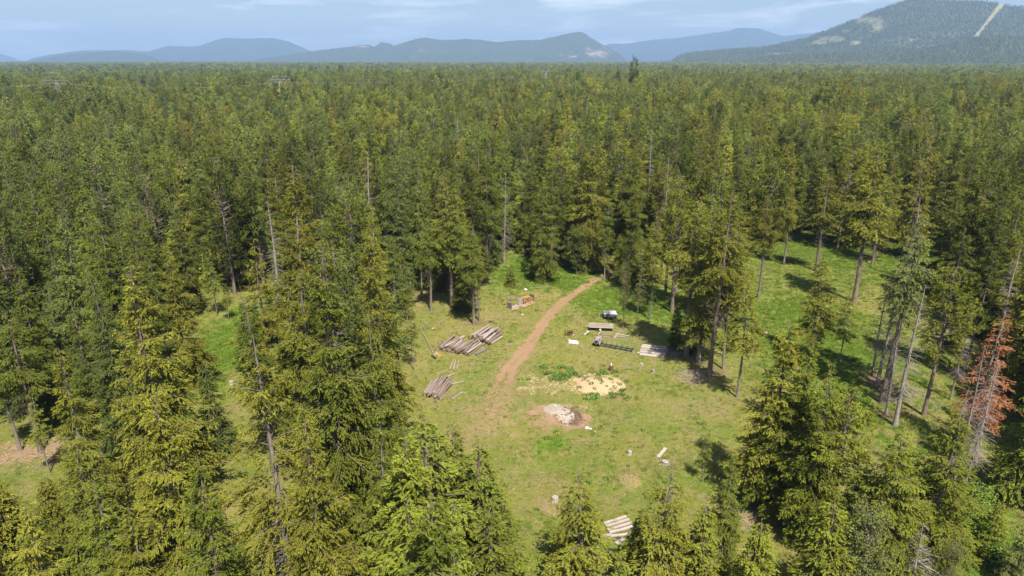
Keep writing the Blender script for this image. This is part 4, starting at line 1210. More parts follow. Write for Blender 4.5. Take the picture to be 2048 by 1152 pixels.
for lb, ts in byl.items():
    if len(ts) == 1: ts[0]['label'] = lb; continue
    ts.sort(key=lambda t: proj(t['x'], t['y'], t['H'])[0])
    for i, t in enumerate(ts):
        if i == len(ts) - 1: o_ = 'rightmost'
        elif i < len(ORD): o_ = ORD[i]
        else: o_ = '%s from right' % (['', 'second', 'third', 'fourth', 'fifth', 'sixth', 'seventh', 'eighth'][len(ts) - 1 - i])
        if len(ts) == 2: t['label'] = '%s %s' % ('leftmost' if i == 0 else 'rightmost', lb)
        else: t['label'] = '%s %s' % (o_, lb)
ri_ = random.Random(12)
for t in indiv:
    wm, lm, H0, R0 = tree_meshes(t['kind'])
    nm = NAME[t['kind'][:3]]
    z = gz(t['x'], t['y']) if (GX0 < t['x'] < GX1 and GY0 < t['y'] < GY1) else 0.0
    e = thing(nm, (t['x'], t['y'], z - 0.04), t['label'], CATN[nm], GRP[nm])
    s = t['H'] / H0
    wsc = s ** 0.75 * t['wd']
    if t['kind'] in ('snag_a', 'bare_b', 'slim_b', 'snag_b'):
        ln = 0.03
    else: ln = 0.018
    e.rotation_euler = (ri_.gauss(0, ln) * (0.5 if t['hand'] else 1), ri_.gauss(0, ln) * (0.5 if t['hand'] else 1), ri_.uniform(0, 2 * PI))
    e.scale = (wsc, wsc, s)
    o = bpy.data.objects.new('trunk', wm); COL.objects.link(o); o.parent = e
    if lm is not None:
        o = bpy.data.objects.new('crown', lm); COL.objects.link(o); o.parent = e
        c = TINT[t['tint']]; b_ = ri_.uniform(0.75, 1.22)
        o['tint'] = [c[0] * b_, c[1] * b_ * ri_.uniform(0.96, 1.04), c[2] * b_]

# a lone giant that breaks the skyline, and the forest's pale dead top
xg = (1268 - 1024) * cp / F * 690
e = thing('pine_tree', (xg, 690, 0), 'very tall lone dark pine that pokes above the skyline', 'pine tree')
wm, lm, H0, R0 = tree_meshes('pine_b')
s = z_at(690, 116) / H0; e.scale = (s * 0.62, s * 0.62, s)
o = bpy.data.objects.new('trunk', wm); COL.objects.link(o); o.parent = e
o = bpy.data.objects.new('crown', lm); COL.objects.link(o); o.parent = e; o['tint'] = list(TINT['dark'])

# ------------------------------------------------------------------ grass tufts and weeds (stuff)
def tuft_mesh(seed, nb, h, r, wd):
    rs_ = np.random.RandomState(seed)
    a = rs_.uniform(0, 6.28, nb); rr_ = r * np.sqrt(rs_.rand(nb))
    P = np.stack([rr_ * np.cos(a), rr_ * np.sin(a), np.full(nb, -0.02)], 1)
    D = np.stack([rs_.normal(0, 0.5, nb), rs_.normal(0, 0.5, nb), np.ones(nb)], 1)
    V_, q_ = sprigs_np(P, D, h * rs_.uniform(0.5, 1.2, nb), np.full(nb, wd) * rs_.uniform(0.6, 1.3, nb), rs_, 1.0)
    tone = np.stack([rs_.rand(nb), rs_.rand(nb), np.zeros(nb), np.ones(nb)], 1)
    return fast_mesh('tuft', V_, q_, [M['leaf']], attrs=[('tone', 'FACE', 'FLOAT_COLOR', tone)])
def weed_mesh(seed, nb, h, r):
    rs_ = np.random.RandomState(seed)
    a = rs_.uniform(0, 6.28, nb); rr_ = r * np.sqrt(rs_.rand(nb))
    P = np.stack([rr_ * np.cos(a), rr_ * np.sin(a), rs_.uniform(0.0, h, nb)], 1)
    D = np.stack([np.cos(a) + rs_.normal(0, .5, nb), np.sin(a) + rs_.normal(0, .5, nb), rs_.normal(0.3, 0.5, nb)], 1)
    V_, q_ = sprigs_np(P, D, rs_.uniform(0.12, 0.26, nb), rs_.uniform(0.05, 0.09, nb), rs_, 1.0)
    tone = np.stack([rs_.rand(nb), rs_.rand(nb), np.zeros(nb), np.ones(nb)], 1)
    return fast_mesh('weed', V_, q_, [M['leaf']], attrs=[('tone', 'FACE', 'FLOAT_COLOR', tone)])
gc = proto_collection('grass_kinds', [tuft_mesh(1, 26, 0.26, 0.32, 0.018), tuft_mesh(2, 34, 0.20, 0.45, 0.016), tuft_mesh(3, 20, 0.38, 0.25, 0.02), weed_mesh(4, 34, 0.3, 0.32), weed_mesh(5, 26, 0.22, 0.24)])
rs = np.random.RandomState(55)
def grid_sample(A, X, Y):
    i = np.clip(((X - GX0) / GS).astype(int), 0, nx - 1); j = np.clip(((Y - GY0) / GS).astype(int), 0, ny - 1)
    return A[j, i]
n = 290000
X = rs.uniform(-75, 120, n); Y = rs.uniform(50, 215, n)
d_ = cp * Y + sp * CH; u_ = 1024 + F * X / d_
bare_ = np.maximum.reduce([grid_sample(dirt, X, Y) * 1.3, grid_sample(sand, X, Y) * 1.2, grid_sample(ash, X, Y) * 1.5, grid_sample(char, X, Y) * 1.2, grid_sample(rdirt, X, Y), grid_sample(litter, X, Y) * 0.8])
lu = grid_sample(lush, X, Y)
k = (u_ > -80) & (u_ < 2130) & (rs.rand(n) > bare_ * 1.05) & (rs.rand(n) < (0.45 + 0.45 * lu) * (0.35 + fbm(X / 2.5, Y / 2.5, 66)) )
X, Y, lu = X[k], Y[k], lu[k]; n = len(X)
tl = np.array([(0.14, 0.225, 0.034)]); tm = np.array([(0.20, 0.21, 0.045)]); td = np.array([(0.36, 0.30, 0.14)])
q = fbm(X / 4, Y / 4, 67)[:, None] + rs.normal(0, 0.15, (n, 1))
T_ = np.where(rs.rand(n, 1) < lu[:, None], tl, np.where(q > 0.58, td, tm)) * rs.uniform(0.75, 1.2, (n, 1))
sc1 = rs.uniform(0.7, 1.5, n) * (0.65 + 0.5 * lu)
dk = rs.rand(n) < 0.035 * (fbm(X / 6, Y / 6, 69) > 0.5)
T_ = np.where(dk[:, None], np.array([(0.085, 0.14, 0.03)]), T_)
go_ = scatter_object('grass_tufts', np.stack([X, Y, hgt(X, Y)], 1), np.where(dk, 3 + rs.randint(0, 2, n), rs.randint(0, 3, n)), np.stack([sc1] * 3, 1), np.stack([0 * X, 0 * X, rs.uniform(0, 6.28, n)], 1), T_, gc, M['leaf'])
tag(go_, 'short green and straw coloured grass over the clearing', 'grass', kind='stuff')
print('tufts', n)
# weeds round the sand
n = 16000
x0, y0 = at_z(1170, 775)
X = rs.uniform(x0 - 14, x0 + 14, n); Y = rs.uniform(y0 - 12, y0 + 14, n)
wv = grid_sample(weed, X, Y)
k = rs.rand(n) < wv * 0.42 * (fbm(X / 1.1, Y / 1.1, 68) > 0.52)
X, Y = X[k], Y[k]
rg = rs.uniform(-0.9, 0.9, (260, 2)); xs_, ys_ = at_z(1198, 767)
X = np.concatenate([X, xs_ + rg[:60, 0] * 4]); Y = np.concatenate([Y, ys_ + rg[:60, 1] * 5]); n = len(X)
sc1 = rs.uniform(0.6, 1.3, n)
wo = scatter_object('weeds', np.stack([X, Y, hgt(X, Y)], 1), rs.randint(3, 5, n), np.stack([sc1] * 3, 1), np.stack([0 * X, 0 * X, rs.uniform(0, 6.28, n)], 1),
                    np.array([(0.11, 0.175, 0.045)]) * rs.uniform(0.7, 1.5, (n, 1)), gc, M['leaf'])
tag(wo, 'dark green broad-leaved weeds growing round the sand mound', 'weeds', kind='stuff')
# ------------------------------------------------------------------ logs
rl = random.Random(8)
def log_obj(p0, p1, r, label, group, mats=None, name='log', cat='log', n=9, taper=0.85):
    p0 = Vector(p0); p1 = Vector(p1)
    m = MB()
    k = 5
    pts = []
    sag = Vector((rl.gauss(0, 0.05), rl.gauss(0, 0.05), 0))
    for i in range(k):
        f = i / (k - 1)
        pts.append(p0.lerp(p1, f) + sag * math.sin(f * PI))
    m.tube(pts, [r * (1 - (1 - taper) * i / (k - 1)) * rl.uniform(0.94, 1.06) for i in range(k)], n, 0, 1, jit=0.06, rng=rl)
    o = m.build(name, mats or [M['logbark'], M['logend']], loc=p0)
    return tag(o, label, cat, group)

def log_stack(a, b, axis_px, rows, rmin, rmax, lab, group, mats, skew=0.5, spread=None):
    """front line of log ends runs from pixel a to b, logs point along the ground direction of axis_px; rows = logs per layer"""
    A = G(*a); B_ = G(*b)
    ax = (G(axis_px[2], axis_px[3]) - G(axis_px[0], axis_px[1])); Ln = ax.length; ax.normalize()
    line = B_ - A; W = line.length; ld = line.normalized()
    z = 0.0
    tot = 0
    for li, n in enumerate(rows):
        r = (rmin + rmax) / 2
        w0 = W * (1 - n / max(rows)) / 2
        for i in range(n):
            rr_ = rl.uniform(rmin, rmax)
            f = (w0 + (i + 0.5) * (W - 2 * w0) / n)
            st = A + ld * (f + rl.gauss(0, 0.09)) + ax * rl.uniform(-skew, skew)
            en = st + ax * (Ln * rl.uniform(0.72, 1.18)) + ld * rl.gauss(0, 0.38)
            zz = z + rr_
            st.z = gz(st.x, st.y) + zz; en.z = gz(en.x, en.y) + zz + rl.uniform(-0.03, 0.05)
            layer = 'top of' if li == len(rows) - 1 else ('bottom row of' if li == 0 else 'middle of')
            mm = mats[rl.randrange(len(mats))]
            col = 'pale peeled' if mm[0] is M['logpale'] else 'brown bark-covered'
            oi_ = ['leftmost', 'second', 'third', 'fourth', 'fifth', 'sixth', 'seventh', 'eighth', 'ninth', 'tenth', 'eleventh', 'twelfth'][i] if i < n - 1 else 'rightmost'
            layer = {'top of': 'top row of', 'middle of': 'middle row of'}.get(layer, layer)
            lb = '%s log, %s in the %s %s' % (col.replace(' bark-covered', ''), oi_, layer, lab)
            log_obj(st, en, rr_, lb, group, mm)
            tot += 1
        z += (rmin + rmax) * 0.86
    return tot
MB1 = [M['logbark'], M['logend']]; MB2 = [M['logpale'], M['logend']]
# upper stack: front ends run lower left to right; logs point up and to the right
log_stack((934, 674), (984, 690), (934, 674, 962, 657), [10, 9, 5], 0.19, 0.27, 'the log stack nearest the dirt road', 'logs in the upper stack', [MB1, MB1, MB2], 0.4)
log_stack((876, 697), (938, 712), (876, 697, 906, 677), [12, 11, 7], 0.17, 0.27, 'the large middle log stack', 'logs in the middle stack', [MB1, MB1, MB2], 0.5)
log_stack((843, 789), (882, 797), (843, 789, 871, 755), [11, 10, 6], 0.12, 0.19, 'the lower log stack', 'logs in the lower stack', [MB2, MB1, MB2], 0.4)
for (p, r, lb) in (
    (((984, 665), (1008, 655)), 0.18, 'dark log leaning out behind the upper log stack'),
    (((951, 709), (972, 699)), 0.2, 'short squared dark beam at right end of middle log stack'),
    (((868, 700), (885, 681)), 0.16, 'short weathered pole across the left end of middle log stack'),
    (((873, 703), (887, 682)), 0.14, 'second short weathered pole beside left end of middle log stack'),
    (((899, 768), (929, 760)), 0.13, 'pale birch-like pole sticking out from the lower log stack'),
    (((900, 796), (922, 779)), 0.10, 'thin brown pole at top of the small bundle right of lower stack'),
    (((903, 797), (925, 781)), 0.09, 'thin grey pole in middle of the small bundle right of lower stack'),
    (((898, 792), (919, 776)), 0.08, 'thin pole at back of the small bundle right of lower stack'),
    (((920, 783), (934, 782)), 0.08, 'short pale stick at right end of the small pole bundle'),
    (((900, 738), (906, 720)), 0.13, 'left of three short pale logs in front of middle stack'),
    (((907, 739), (911, 719)), 0.13, 'middle of three short pale logs in front of middle stack'),
    (((914, 738), (917, 719)), 0.11, 'right of three short pale logs in front of middle stack'),
    (((894, 753), (913, 745)), 0.12, 'curved piece of pale bark wood above the lower stack'),
    (((866, 656), (891, 638)), 0.10, 'long pale fallen pole pointing up right at the clearing edge'),
    (((891, 638), (920, 620)), 0.07, 'thin pale end of fallen pole under the dark firs'),
    (((840, 654), (872, 717)), 0.13, 'long thin grey pole lying down slope to the middle stack'),
    (((846, 645), (861, 660)), 0.07, 'short brown stick at the foot of the fallen pole'),
    (((1060, 576), (1103, 573)), 0.07, 'long thin pale pole lying in grass behind the firewood rack'),
    (((940, 716), (981, 721)), 0.06, 'thin straight pole on grass below the middle stack'),
    (((963, 712), (1000, 718)), 0.05, 'thin brown pole lying between middle stack and dirt road'),
    (((968, 703), (998, 707)), 0.05, 'faint thin stick lying right of the middle stack'),
    (((1004, 684), (1030, 680)), 0.05, 'thin stick lying between upper stack and dirt road'),
    (((990, 691), (1026, 687)), 0.05, 'thin pale branch lying below the upper stack'),
    (((1249, 724), (1272, 729)), 0.06, 'upper of two thin white sticks lying right of the rusty barrel'),
    (((1240, 732), (1262, 737)), 0.06, 'lower of two thin white sticks lying right of the rusty barrel'),
    (((1278, 744), (1283, 729)), 0.10, 'short brown stick standing below the pale slab pile'),
):
    a, b = G(*p[0]), G(*p[1])
    a.z += r * 0.9; b.z += r * 0.8
    if 'beam' in lb:
        m = MB(); m.bar(a, b, 0.42, 0.42, 0); m.bar(a + (b - a).normalized() * -0.004, a, 0.40, 0.40, 1)
        tag(m.build('beam', [M['plankdark'], M['logend']], loc=a), lb, 'beam')
    else:
        big = r >= 0.10
        log_obj(a, b, r, lb, 'loose logs and sticks on the grass', MB2 if ('pale' in lb or 'white' in lb or 'grey' in lb) else MB1, name='log' if big else 'stick', cat='log' if big else 'stick', n=7, taper=0.7)
log_obj(G(864, 712, 0.1), G(872, 717, 0.3), 0.2, 'short charred black log end beside the middle log stack', 'loose logs and sticks on the grass', [M['char'], M['char']])
for i, (u, v) in enumerate(((872, 707), (877, 711), (866, 659))):
    m = MB(); c = G(u, v, 0.12)
    for k in range(5):
        m.box(c + Vector((rl.uniform(-.3, .3), rl.uniform(-.3, .3), 0.05 * k)), (0.5, 0.16, 0.12), Matrix.Rotation(rl.uniform(0, 3), 3, 'Z'), 0, 0.8)
    tag(m.build('wood_chunks', M['split'], loc=c), ['splintered orange wood chunks at left end of middle log stack', 'second heap of orange wood chunks near charred log end', 'orange wood splinters where the pale pole fell'][i], 'wood chunks')

# board stack at the bottom, slab pile in the middle right
def board(p0, p1, wd, ht, label, group, mat):
    m = MB(); p0 = Vector(p0); p1 = Vector(p1)
    q = (p1 - p0).to_track_quat('X', 'Z').to_matrix(); L_ = (p1 - p0).length
    k = 6
    vs = []
    for i in range(k + 1):
        x = -L_ / 2 + L_ * i / k; j1, j2 = rl.uniform(-.02, .02), rl.uniform(-.02, .02); zz = 0.015 * math.sin(i * 1.3)
        vs += [(x, -wd / 2 + j1, -ht / 2 + zz), (x, wd / 2 + j2, -ht / 2 + zz), (x, wd / 2 + j2, ht / 2 + zz), (x, -wd / 2 + j1, ht / 2 + zz)]
    fs = []
    for i in range(k):
        o_ = i * 4
        for a_, b_ in ((0, 1), (1, 2), (2, 3), (3, 0)):
            fs.append((o_ + a_, o_ + 4 + a_, o_ + 4 + b_, o_ + b_))
    fs += [(0, 1, 2, 3), (k * 4 + 3, k * 4 + 2, k * 4 + 1, k * 4)]
    c = (p0 + p1) / 2
    m.add([q @ Vector(p) + c for p in vs], fs, 0)
    return tag(m.build('board', mat, loc=p0), label, 'board', group)
rows = [((1286, 692), (1331, 696)), ((1284, 695), (1333, 699)), ((1281, 698), (1334, 703)), ((1279, 701), (1334, 706)), ((1279, 704), (1332, 709)), ((1277, 707), (1330, 712)), ((1280, 710), (1326, 715))]
for i, (a, b) in enumerate(rows):
    p0, p1 = G(*a), G(*b)
    for lay in range(2 if i in (1, 2, 4, 5) else 1):
        o_ = 0.14 + 0.19 * lay
        d0 = Vector((rl.uniform(-0.25, 0.25), 0.1 * lay, o_)); d1 = Vector((rl.uniform(-0.25, 0.25), 0.1 * lay, o_ + rl.uniform(-.02, .04)))
        board(p0 + d0, p1 + d1, 0.5, 0.14, 'pale slab, %s from the back, %s the slab pile' % (['first', 'second', 'third', 'fourth', 'fifth', 'sixth', 'seventh'][i], 'on top of' if lay else 'lying under or at the base of'), 'pale slabs in the slab pile', M['plankpale'])
rows = [((1208, 1050), (1252, 1036)), ((1212, 1056), (1258, 1042)), ((1215, 1063), (1263, 1049)), ((1219, 1069), (1265, 1057)), ((1220, 1076), (1263, 1071)), ((1190, 1077), (1222, 1074))]
for i, (a, b) in enumerate(rows):
    p0, p1 = G(*a), G(*b)
    lay = 1 if i in (1, 2) else 0
    board(p0 + Vector((0, 0, 0.1 + 0.02 * i)), p1 + Vector((0, 0, 0.12 + 0.02 * i)), 0.34, 0.16,
          ['rearmost pale board of the fanned stack behind the bottom firs', 'second rearmost pale board of the fanned stack behind the bottom firs', 'third board from the back of the fanned bottom stack',
           'fourth board from the back of the fanned bottom stack', 'front board of the fanned stack, lying more level', 'short board left of the fanned bottom stack'][i], 'boards in the bottom stack', M['plankpale'])
for a, b, wd, lb in (((1233, 1090), (1246, 1080), 0.5, 'short pale slab below the bottom board stack'), ((1316, 917), (1331, 899), 0.45, 'thick pale plank lying alone in the lower right clearing'),
                     ((1169, 671), (1177, 664), 0.35, 'short pale plank left of the plank-deck trailer'), ((1196, 672), (1202, 664), 0.25, 'short grey plank behind the sawmill'),
                     ((1228, 679), (1237, 668), 0.42, 'grey plank lying crosswise over the thin boards behind the sawmill track'),
                     ((1202, 667), (1218, 668), 0.14, 'thin board lying just in front of plank-deck trailer'), ((1202, 671), (1222, 673), 0.14, 'second thin board in front of plank-deck trailer'),
                     ((1204, 676), (1230, 678), 0.14, 'thin board lying close behind the sawmill track'), ((1225, 663), (1246, 666), 0.14, 'thin board lying right of plank-deck trailer wheel'),
                     ((1226, 675), (1256, 677), 0.14, 'thin board under the crosswise grey plank'), ((1236, 671), (1258, 674), 0.16, 'pale thin board right of the crosswise grey plank'),
                     ((1236, 674), (1255, 677), 0.12, 'second pale thin board right of the crosswise grey plank'), ((1228, 680), (1254, 682), 0.12, 'front thin board in the scatter behind the sawmill track'),
                     ((1252, 667), (1263, 668), 0.12, 'short thin board at the right end of the scatter'), ((1262, 688), (1277, 690), 0.12, 'thin board lying left of the slab pile'),
                     ((1280, 679), (1288, 677), 0.14, 'tiny pale board lying behind the slab pile')):
    board(G(*a, 0.12), G(*b, 0.12), wd, 0.12, lb, 'loose boards on the grass', M['plankpale'] if 'pale' in lb else M['plank'])

# stumps and rocks
def stump(u, v, r, h, label, mat='dead', cat='stump'):
    c = G(u, v); m = MB()
    m.tube([c + Vector((0, 0, -0.1)), c + Vector((0, 0, h * 0.3)), c + Vector((0.03, 0, h))], [r * 1.35, r * 1.05, r], 10, 0, 1, jit=0.12, rng=rl)
    for k in range(4):
        a = k * 1.6 + rl.random()
        m.tube([c + Vector((0, 0, h * 0.25)), c + Vector((math.cos(a) * r * 2, math.sin(a) * r * 2, -0.05))], [r * 0.4, r * 0.12], 5, 0)
    return tag(m.build('stump', [M[mat], M['logpale']], loc=c), label, cat, 'stumps in the clearing')
stump(1110, 1003, 0.38, 0.5, 'pale tree stump on bare soil in the lower left clearing', 'logpale')
stump(1259, 909, 0.30, 0.4, 'small grey stump below the burn pile in open grass', 'logpale')
stump(1306, 745, 0.28, 0.5, 'whitish stump in bright grass below the slab pile', 'logpale')
stump(1283, 729, 0.28, 0.3, 'small stump right of the two thin white sticks', 'dead')
stump(463, 768, 0.35, 0.5, 'pale stump at the foot of the left grassy glade', 'logpale')
stump(1330, 928, 0.45, 0.35, 'broken crumbling stump beside the thick pale plank', 'dead')
def rock(u, v, r, label, mat='stone'):
    c = G(u, v); m = MB(); n_ = 8
    vs = []; fs = []
    for i, (zf, rf) in enumerate(((-.2, .9), (.25, 1.0), (.6, .7))):
        for k in range(n_):
            a = 2 * PI * k / n_; q_ = r * rf * rl.uniform(0.8, 1.2)
            vs.append(c + Vector((math.cos(a) * q_, math.sin(a) * q_, zf * r * rl.uniform(.8, 1.2))))
    vs.append(c + Vector((0, 0, 0.75 * r)))
    for i in range(2):
        for k in range(n_):
            fs.append((i * n_ + k, i * n_ + (k + 1) % n_, (i + 1) * n_ + (k + 1) % n_, (i + 1) * n_ + k))
    for k in range(n_): fs.append((2 * n_ + k, 2 * n_ + (k + 1) % n_, 3 * n_))
    m.add(vs, fs, 0)
    return tag(m.build('rock', M[mat], loc=c), label, 'rock', 'rocks on the grass')
rock(1174, 856, 0.35, 'grey rock in grass right of the burn pile'); rock(1181, 858, 0.22, 'smaller rock beside the grey rock by the burn pile')
rock(1189, 864, 0.16, 'tiny white rock below right of the burn pile'); rock(1051, 579, 0.45, 'pale rock by the thin pole behind the firewood rack')
rock(1045, 629, 0.25, 'small pale rock in front of the firewood rack'); rock(1531, 666, 0.35, 'pale rock on the grassy lane at right')
rock(1110, 812, 0.2, 'small stone at the upper edge of the white ash'); 

# charred sticks on the burn pile
for i in range(22):
    u = rl.gauss(1140, 15); v = rl.gauss(833, 9)
    a = G(u, v, 0.08); an = rl.uniform(0, PI); l_ = rl.uniform(0.3, 1.1)
    b = a + Vector((math.cos(an) * l_, math.sin(an) * l_, rl.uniform(-0.02, 0.15)))
    m = MB(); m.tube([a, b], [rl.uniform(0.03, 0.07), 0.02], 5, 0)
    tag(m.build('charred_stick', M['char'], loc=a), 'charred stick lying on the burn pile ash', 'charred stick', 'charred sticks on the burn pile')

# brush piles: tangles of twigs
def brush(u, v, rx, ry, h, n_, label, mat='twig', name='brush_pile', cat='brush pile', len_=1.6):
    c = G(u, v); m = MB()
    for i in range(n_):
        a = rl.uniform(0, 6.28); q_ = math.sqrt(rl.random())
        p = c + Vector((math.cos(a) * rx * q_, math.sin(a) * ry * q_, 0)); p.z = gz(p.x, p.y) + rl.uniform(0, h) * (1 - q_ * 0.7)
        an = rl.uniform(0, 6.28); l_ = rl.uniform(0.4, 1) * len_
        e_ = p + Vector((math.cos(an) * l_, math.sin(an) * l_, rl.gauss(0.1, 0.3)))
        m.tube([p, (p + e_) / 2 + Vector((0, 0, rl.gauss(0, .1))), e_], [0.03, 0.022, 0.008], 4, 0)
    return tag(m.build(name, M[mat], loc=c), label, cat)
brush(1388, 755, 2.2, 3.2, 0.5, 170, 'grey tangle of cut brush on bare soil at the right forest edge')
brush(1344, 706, 2.0, 2.2, 0.7, 110, 'dark tangle of branches at the right end of the slab pile')
brush(1318, 918, 0.01, 0.01, 0.01, 2, 'pair of broken twigs beside the thick pale plank', len_=0.6)
brush(1835, 795, 3.0, 5.0, 0.3, 150, 'pale scatter of fallen branches below the grey snags', len_=1.4)
brush(795, 592, 4, 5, 0.4, 120, 'brown heap of fallen branches in the shade left of the clearing')
brush(75, 905, 5, 4, 0.3, 160, 'litter of dead branches on the bare brown slope at left', len_=1.3)
brush(1485, 1040, 2.5, 2.5, 0.3, 70, 'few dead branches on brown soil in the lower right gap')
brush(1022, 600, 0.35, 0.35, 1.2, 70, 'small bare grey bush left behind the firewood rack', name='bare_bush', cat='bare bush', len_=1.0)
brush(985, 645, 1.0, 0.8, 0.25, 26, 'small dark heap of metal scrap behind the upper log stack', 'steel', 'scrap_heap', 'scrap heap', 0.6)

# ------------------------------------------------------------------ firewood rack
c = G(1040, 609); a = G(1019, 617); b = G(1064, 602)
ax = Vector((b.x - a.x, b.y - a.y, 0)); LR = ax.length; rz = math.atan2(ax.y, ax.x)
R3 = Matrix.Rotation(rz, 3, 'Z')
mid_ = (a + b) / 2
t = thing('firewood_rack', mid_, 'long grey plywood firewood rack, right half full of orange split wood', 'firewood rack', rz=rz)
m = MB(); m.box((0, 0.0, 0.12), (LR, 1.3, 0.14)); m.build('base', M['osb'], t)
m = MB(); m.box((0.3, 0.62, 0.55), (0.08, 1.3, 0.0001 + 0.7)); 
m = MB(); m.box((-LR / 2 + 0.04, 0, 0.8), (0.08, 1.3, 1.2)); m.build('end_panel', M['greybox'], t)
m = MB(); m.box((LR / 2 - 0.04, 0, 0.95), (0.08, 1.3, 1.5)); m.build('end_panel', M['greybox'], t)
m = MB(); m.box((-0.25, -0.1, 1.0), (1.3, 0.08, 1.6)); m.build('front_panel', M['osb'], t)
for sx in (-LR / 2 + 0.1, 0, LR / 2 - 0.1):
    m = MB(); m.box((sx, 0.7, 0.75), (0.1, 0.1, 1.5)); m.build('post', M['plank'], t)
m = MB(); m.box((0, -0.95, 0.05), (LR * 1.05, 0.45, 0.06)); m.build('skirt_board', M['split'], t)
ln = 0
rr_ = random.Random(3)
for zrow in range(6):
    for k in range(9 - (zrow > 3) * 2):
        x = 0.55 + k * (LR / 2 - 0.75) / 8 + rr_.gauss(0, 0.04); z = 0.28 + zrow * 0.24
        m = MB(); L_ = rr_.uniform(0.8, 1.1)
        q_ = Matrix.Rotation(rr_.gauss(0, 0.12), 3, 'Z')
        r_ = 0.13; vs = []
        for yy in (-L_ / 2, L_ / 2):
            for aa in (0.3, 2.4, 4.5):
                vs.append(q_ @ Vector((math.cos(aa + k) * r_, yy, math.sin(aa + k) * r_)))
        m.add([p + Vector((x, 0.02, z)) for p in vs], [(0, 1, 2), (5, 4, 3), (0, 3, 4, 1), (1, 4, 5, 2), (2, 5, 3, 0)])
        o = m.build('firewood', M['split'])
        o.matrix_world = Matrix.Translation(mid_) @ Matrix.Rotation(rz, 4, 'Z')
        # bake placement so each billet stands at its own origin
        off = Vector((x, 0.02, z)); o.data.transform(Matrix.Translation(-off)); o.location = mid_ + R3 @ off; o.rotation_euler = (0, 0, rz)
        tag(o, 'orange split firewood billet, %s in the %s row of the grey rack' % (['leftmost', 'second', 'third', 'fourth', 'fifth', 'sixth', 'seventh', 'eighth', 'rightmost'][k if k < 8 - (zrow > 3) * 2 else 8], ['bottom', 'second', 'third', 'fourth', 'fifth', 'top'][zrow]), 'firewood', 'firewood billets in the rack')

# ------------------------------------------------------------------ trailers
def wheel(x, y, z, r, wdt, parent, rimmat='rim'):
    m = MB()
    m.tube([(x, y - wdt / 2, z), (x, y - wdt * 0.35, z), (x, y + wdt * 0.35, z), (x, y + wdt / 2, z)], [r * 0.9, r, r, r * 0.9], 16)
    w_ = m.build('wheel', M['tyre'], parent)
    for s_ in (-1, 1):
        m = MB(); m.tube([(x, y + s_ * wdt * 0.51, z), (x, y + s_ * (wdt * 0.51 + 0.03), z)], [r * 0.62, r * 0.45], 12)
        m.build('rim', M[rimmat], w_)
    return w_
# box trailer made from a pickup bed with a pale lid
a = G(1203, 637); b = G(1233, 637)
rz = math.atan2(b.y - a.y, b.x - a.x) - 0.05
t = thing('box_trailer', (a + b) / 2, 'small dark pickup-bed trailer with pale lid parked on the grass', 'trailer', rz=rz)
m = MB(); 
m.box((0.2, 0, 0.92), (2.6, 1.75, 0.62), None, 0, 0.98); m.box((0.2, 0, 0.56), (2.4, 1.2, 0.14), None, 0)
m.build('body', M['greybox'], t)
m = MB(); m.box((0.2, 0, 1.30), (2.66, 1.82, 0.14), None, 0, 0.9); m.box((0.2, 0, 1.40), (2.2, 1.4, 0.08), None, 0, 0.85); m.build('lid', M['lid'], t)
m = MB(); m.bar((-1.1, 0.5, 0.6), (-2.1, 0, 0.55), 0.1, 0.1); m.bar((-1.1, -0.5, 0.6), (-2.1, 0, 0.55), 0.1, 0.1); m.build('tongue', M['steel'], t)
m = MB(); m.tube([(-2.0, 0, 0.0), (-2.0, 0, 0.9)], 0.05, 8); m.build('jack', M['lid'], t)
for s_ in (-1, 1):
    m = MB()
    for k in range(6):
        a0 = PI * k / 6; a1 = PI * (k + 1) / 6
        m.bar((0.35 + 0.48 * math.cos(a0), s_ * 0.95, 0.42 + 0.48 * math.sin(a0)), (0.35 + 0.48 * math.cos(a1), s_ * 0.95, 0.42 + 0.48 * math.sin(a1)), 0.22, 0.05)
    m.build('fender', M['lid'], t)
    wheel(0.35, s_ * 0.94, 0.36, 0.36, 0.22, t, 'steel')
m = MB(); m.box((1.53, -0.6, 0.85), (0.05, 0.2, 0.14)); m.build('tail_lamp', M['rust'], t)
m = MB(); m.box((1.53, 0.6, 0.85), (0.05, 0.2, 0.14)); m.build('tail_lamp', M['rust'], t)
# plank deck trailer
a = G(1184, 662); b = G(1222, 662)
rz = math.atan2(b.y - a.y, b.x - a.x) - 0.10
t = thing('flatbed_trailer', (a + b) / 2 + Vector((0, 0.8, 0)), 'flat trailer with weathered grey plank deck and one cream wheel', 'trailer', rz=rz)
m = MB()
for s_ in (-0.9, 0.9): m.bar((-2.2, s_, 0.6), (2.2, s_, 0.6), 0.1, 0.16)
for x in (-2, -0.7, 0.7, 2): m.bar((x, -0.9, 0.58), (x, 0.9, 0.58), 0.1, 0.1)
m.build('frame', M['steel'], t)
for k in range(8):
    y_ = -1.12 + k * 0.32
    m = MB(); m.bar((-2.3 + rl.uniform(-.2, .1), y_, 0.74 + rl.uniform(0, .03)), (2.3 + rl.uniform(-.1, .15), y_ + rl.gauss(0, .015), 0.74 + rl.uniform(0, .03)), 0.27, 0.07); m.build('deck_plank', M['plank' if k % 3 else 'plankpale'], t)
for (x, y_, l_) in ((-0.5, -0.2, 3.2), (0.2, 0.5, 2.8)):
    m = MB(); m.bar((x - l_ / 2, y_, 0.86), (x + l_ / 2, y_ - 0.05, 0.87), 0.22, 0.07)
    o = m.build('board', M['plankpale']); o.location = (a + b) / 2 + Vector((0, 0.8, 0)); o.rotation_euler = (0, 0, rz)
    tag(o, 'front loose pale board lying on the trailer planks' if y_ < 0 else 'rear loose pale board lying on the trailer planks', 'board', 'loose boards on the trailer deck')
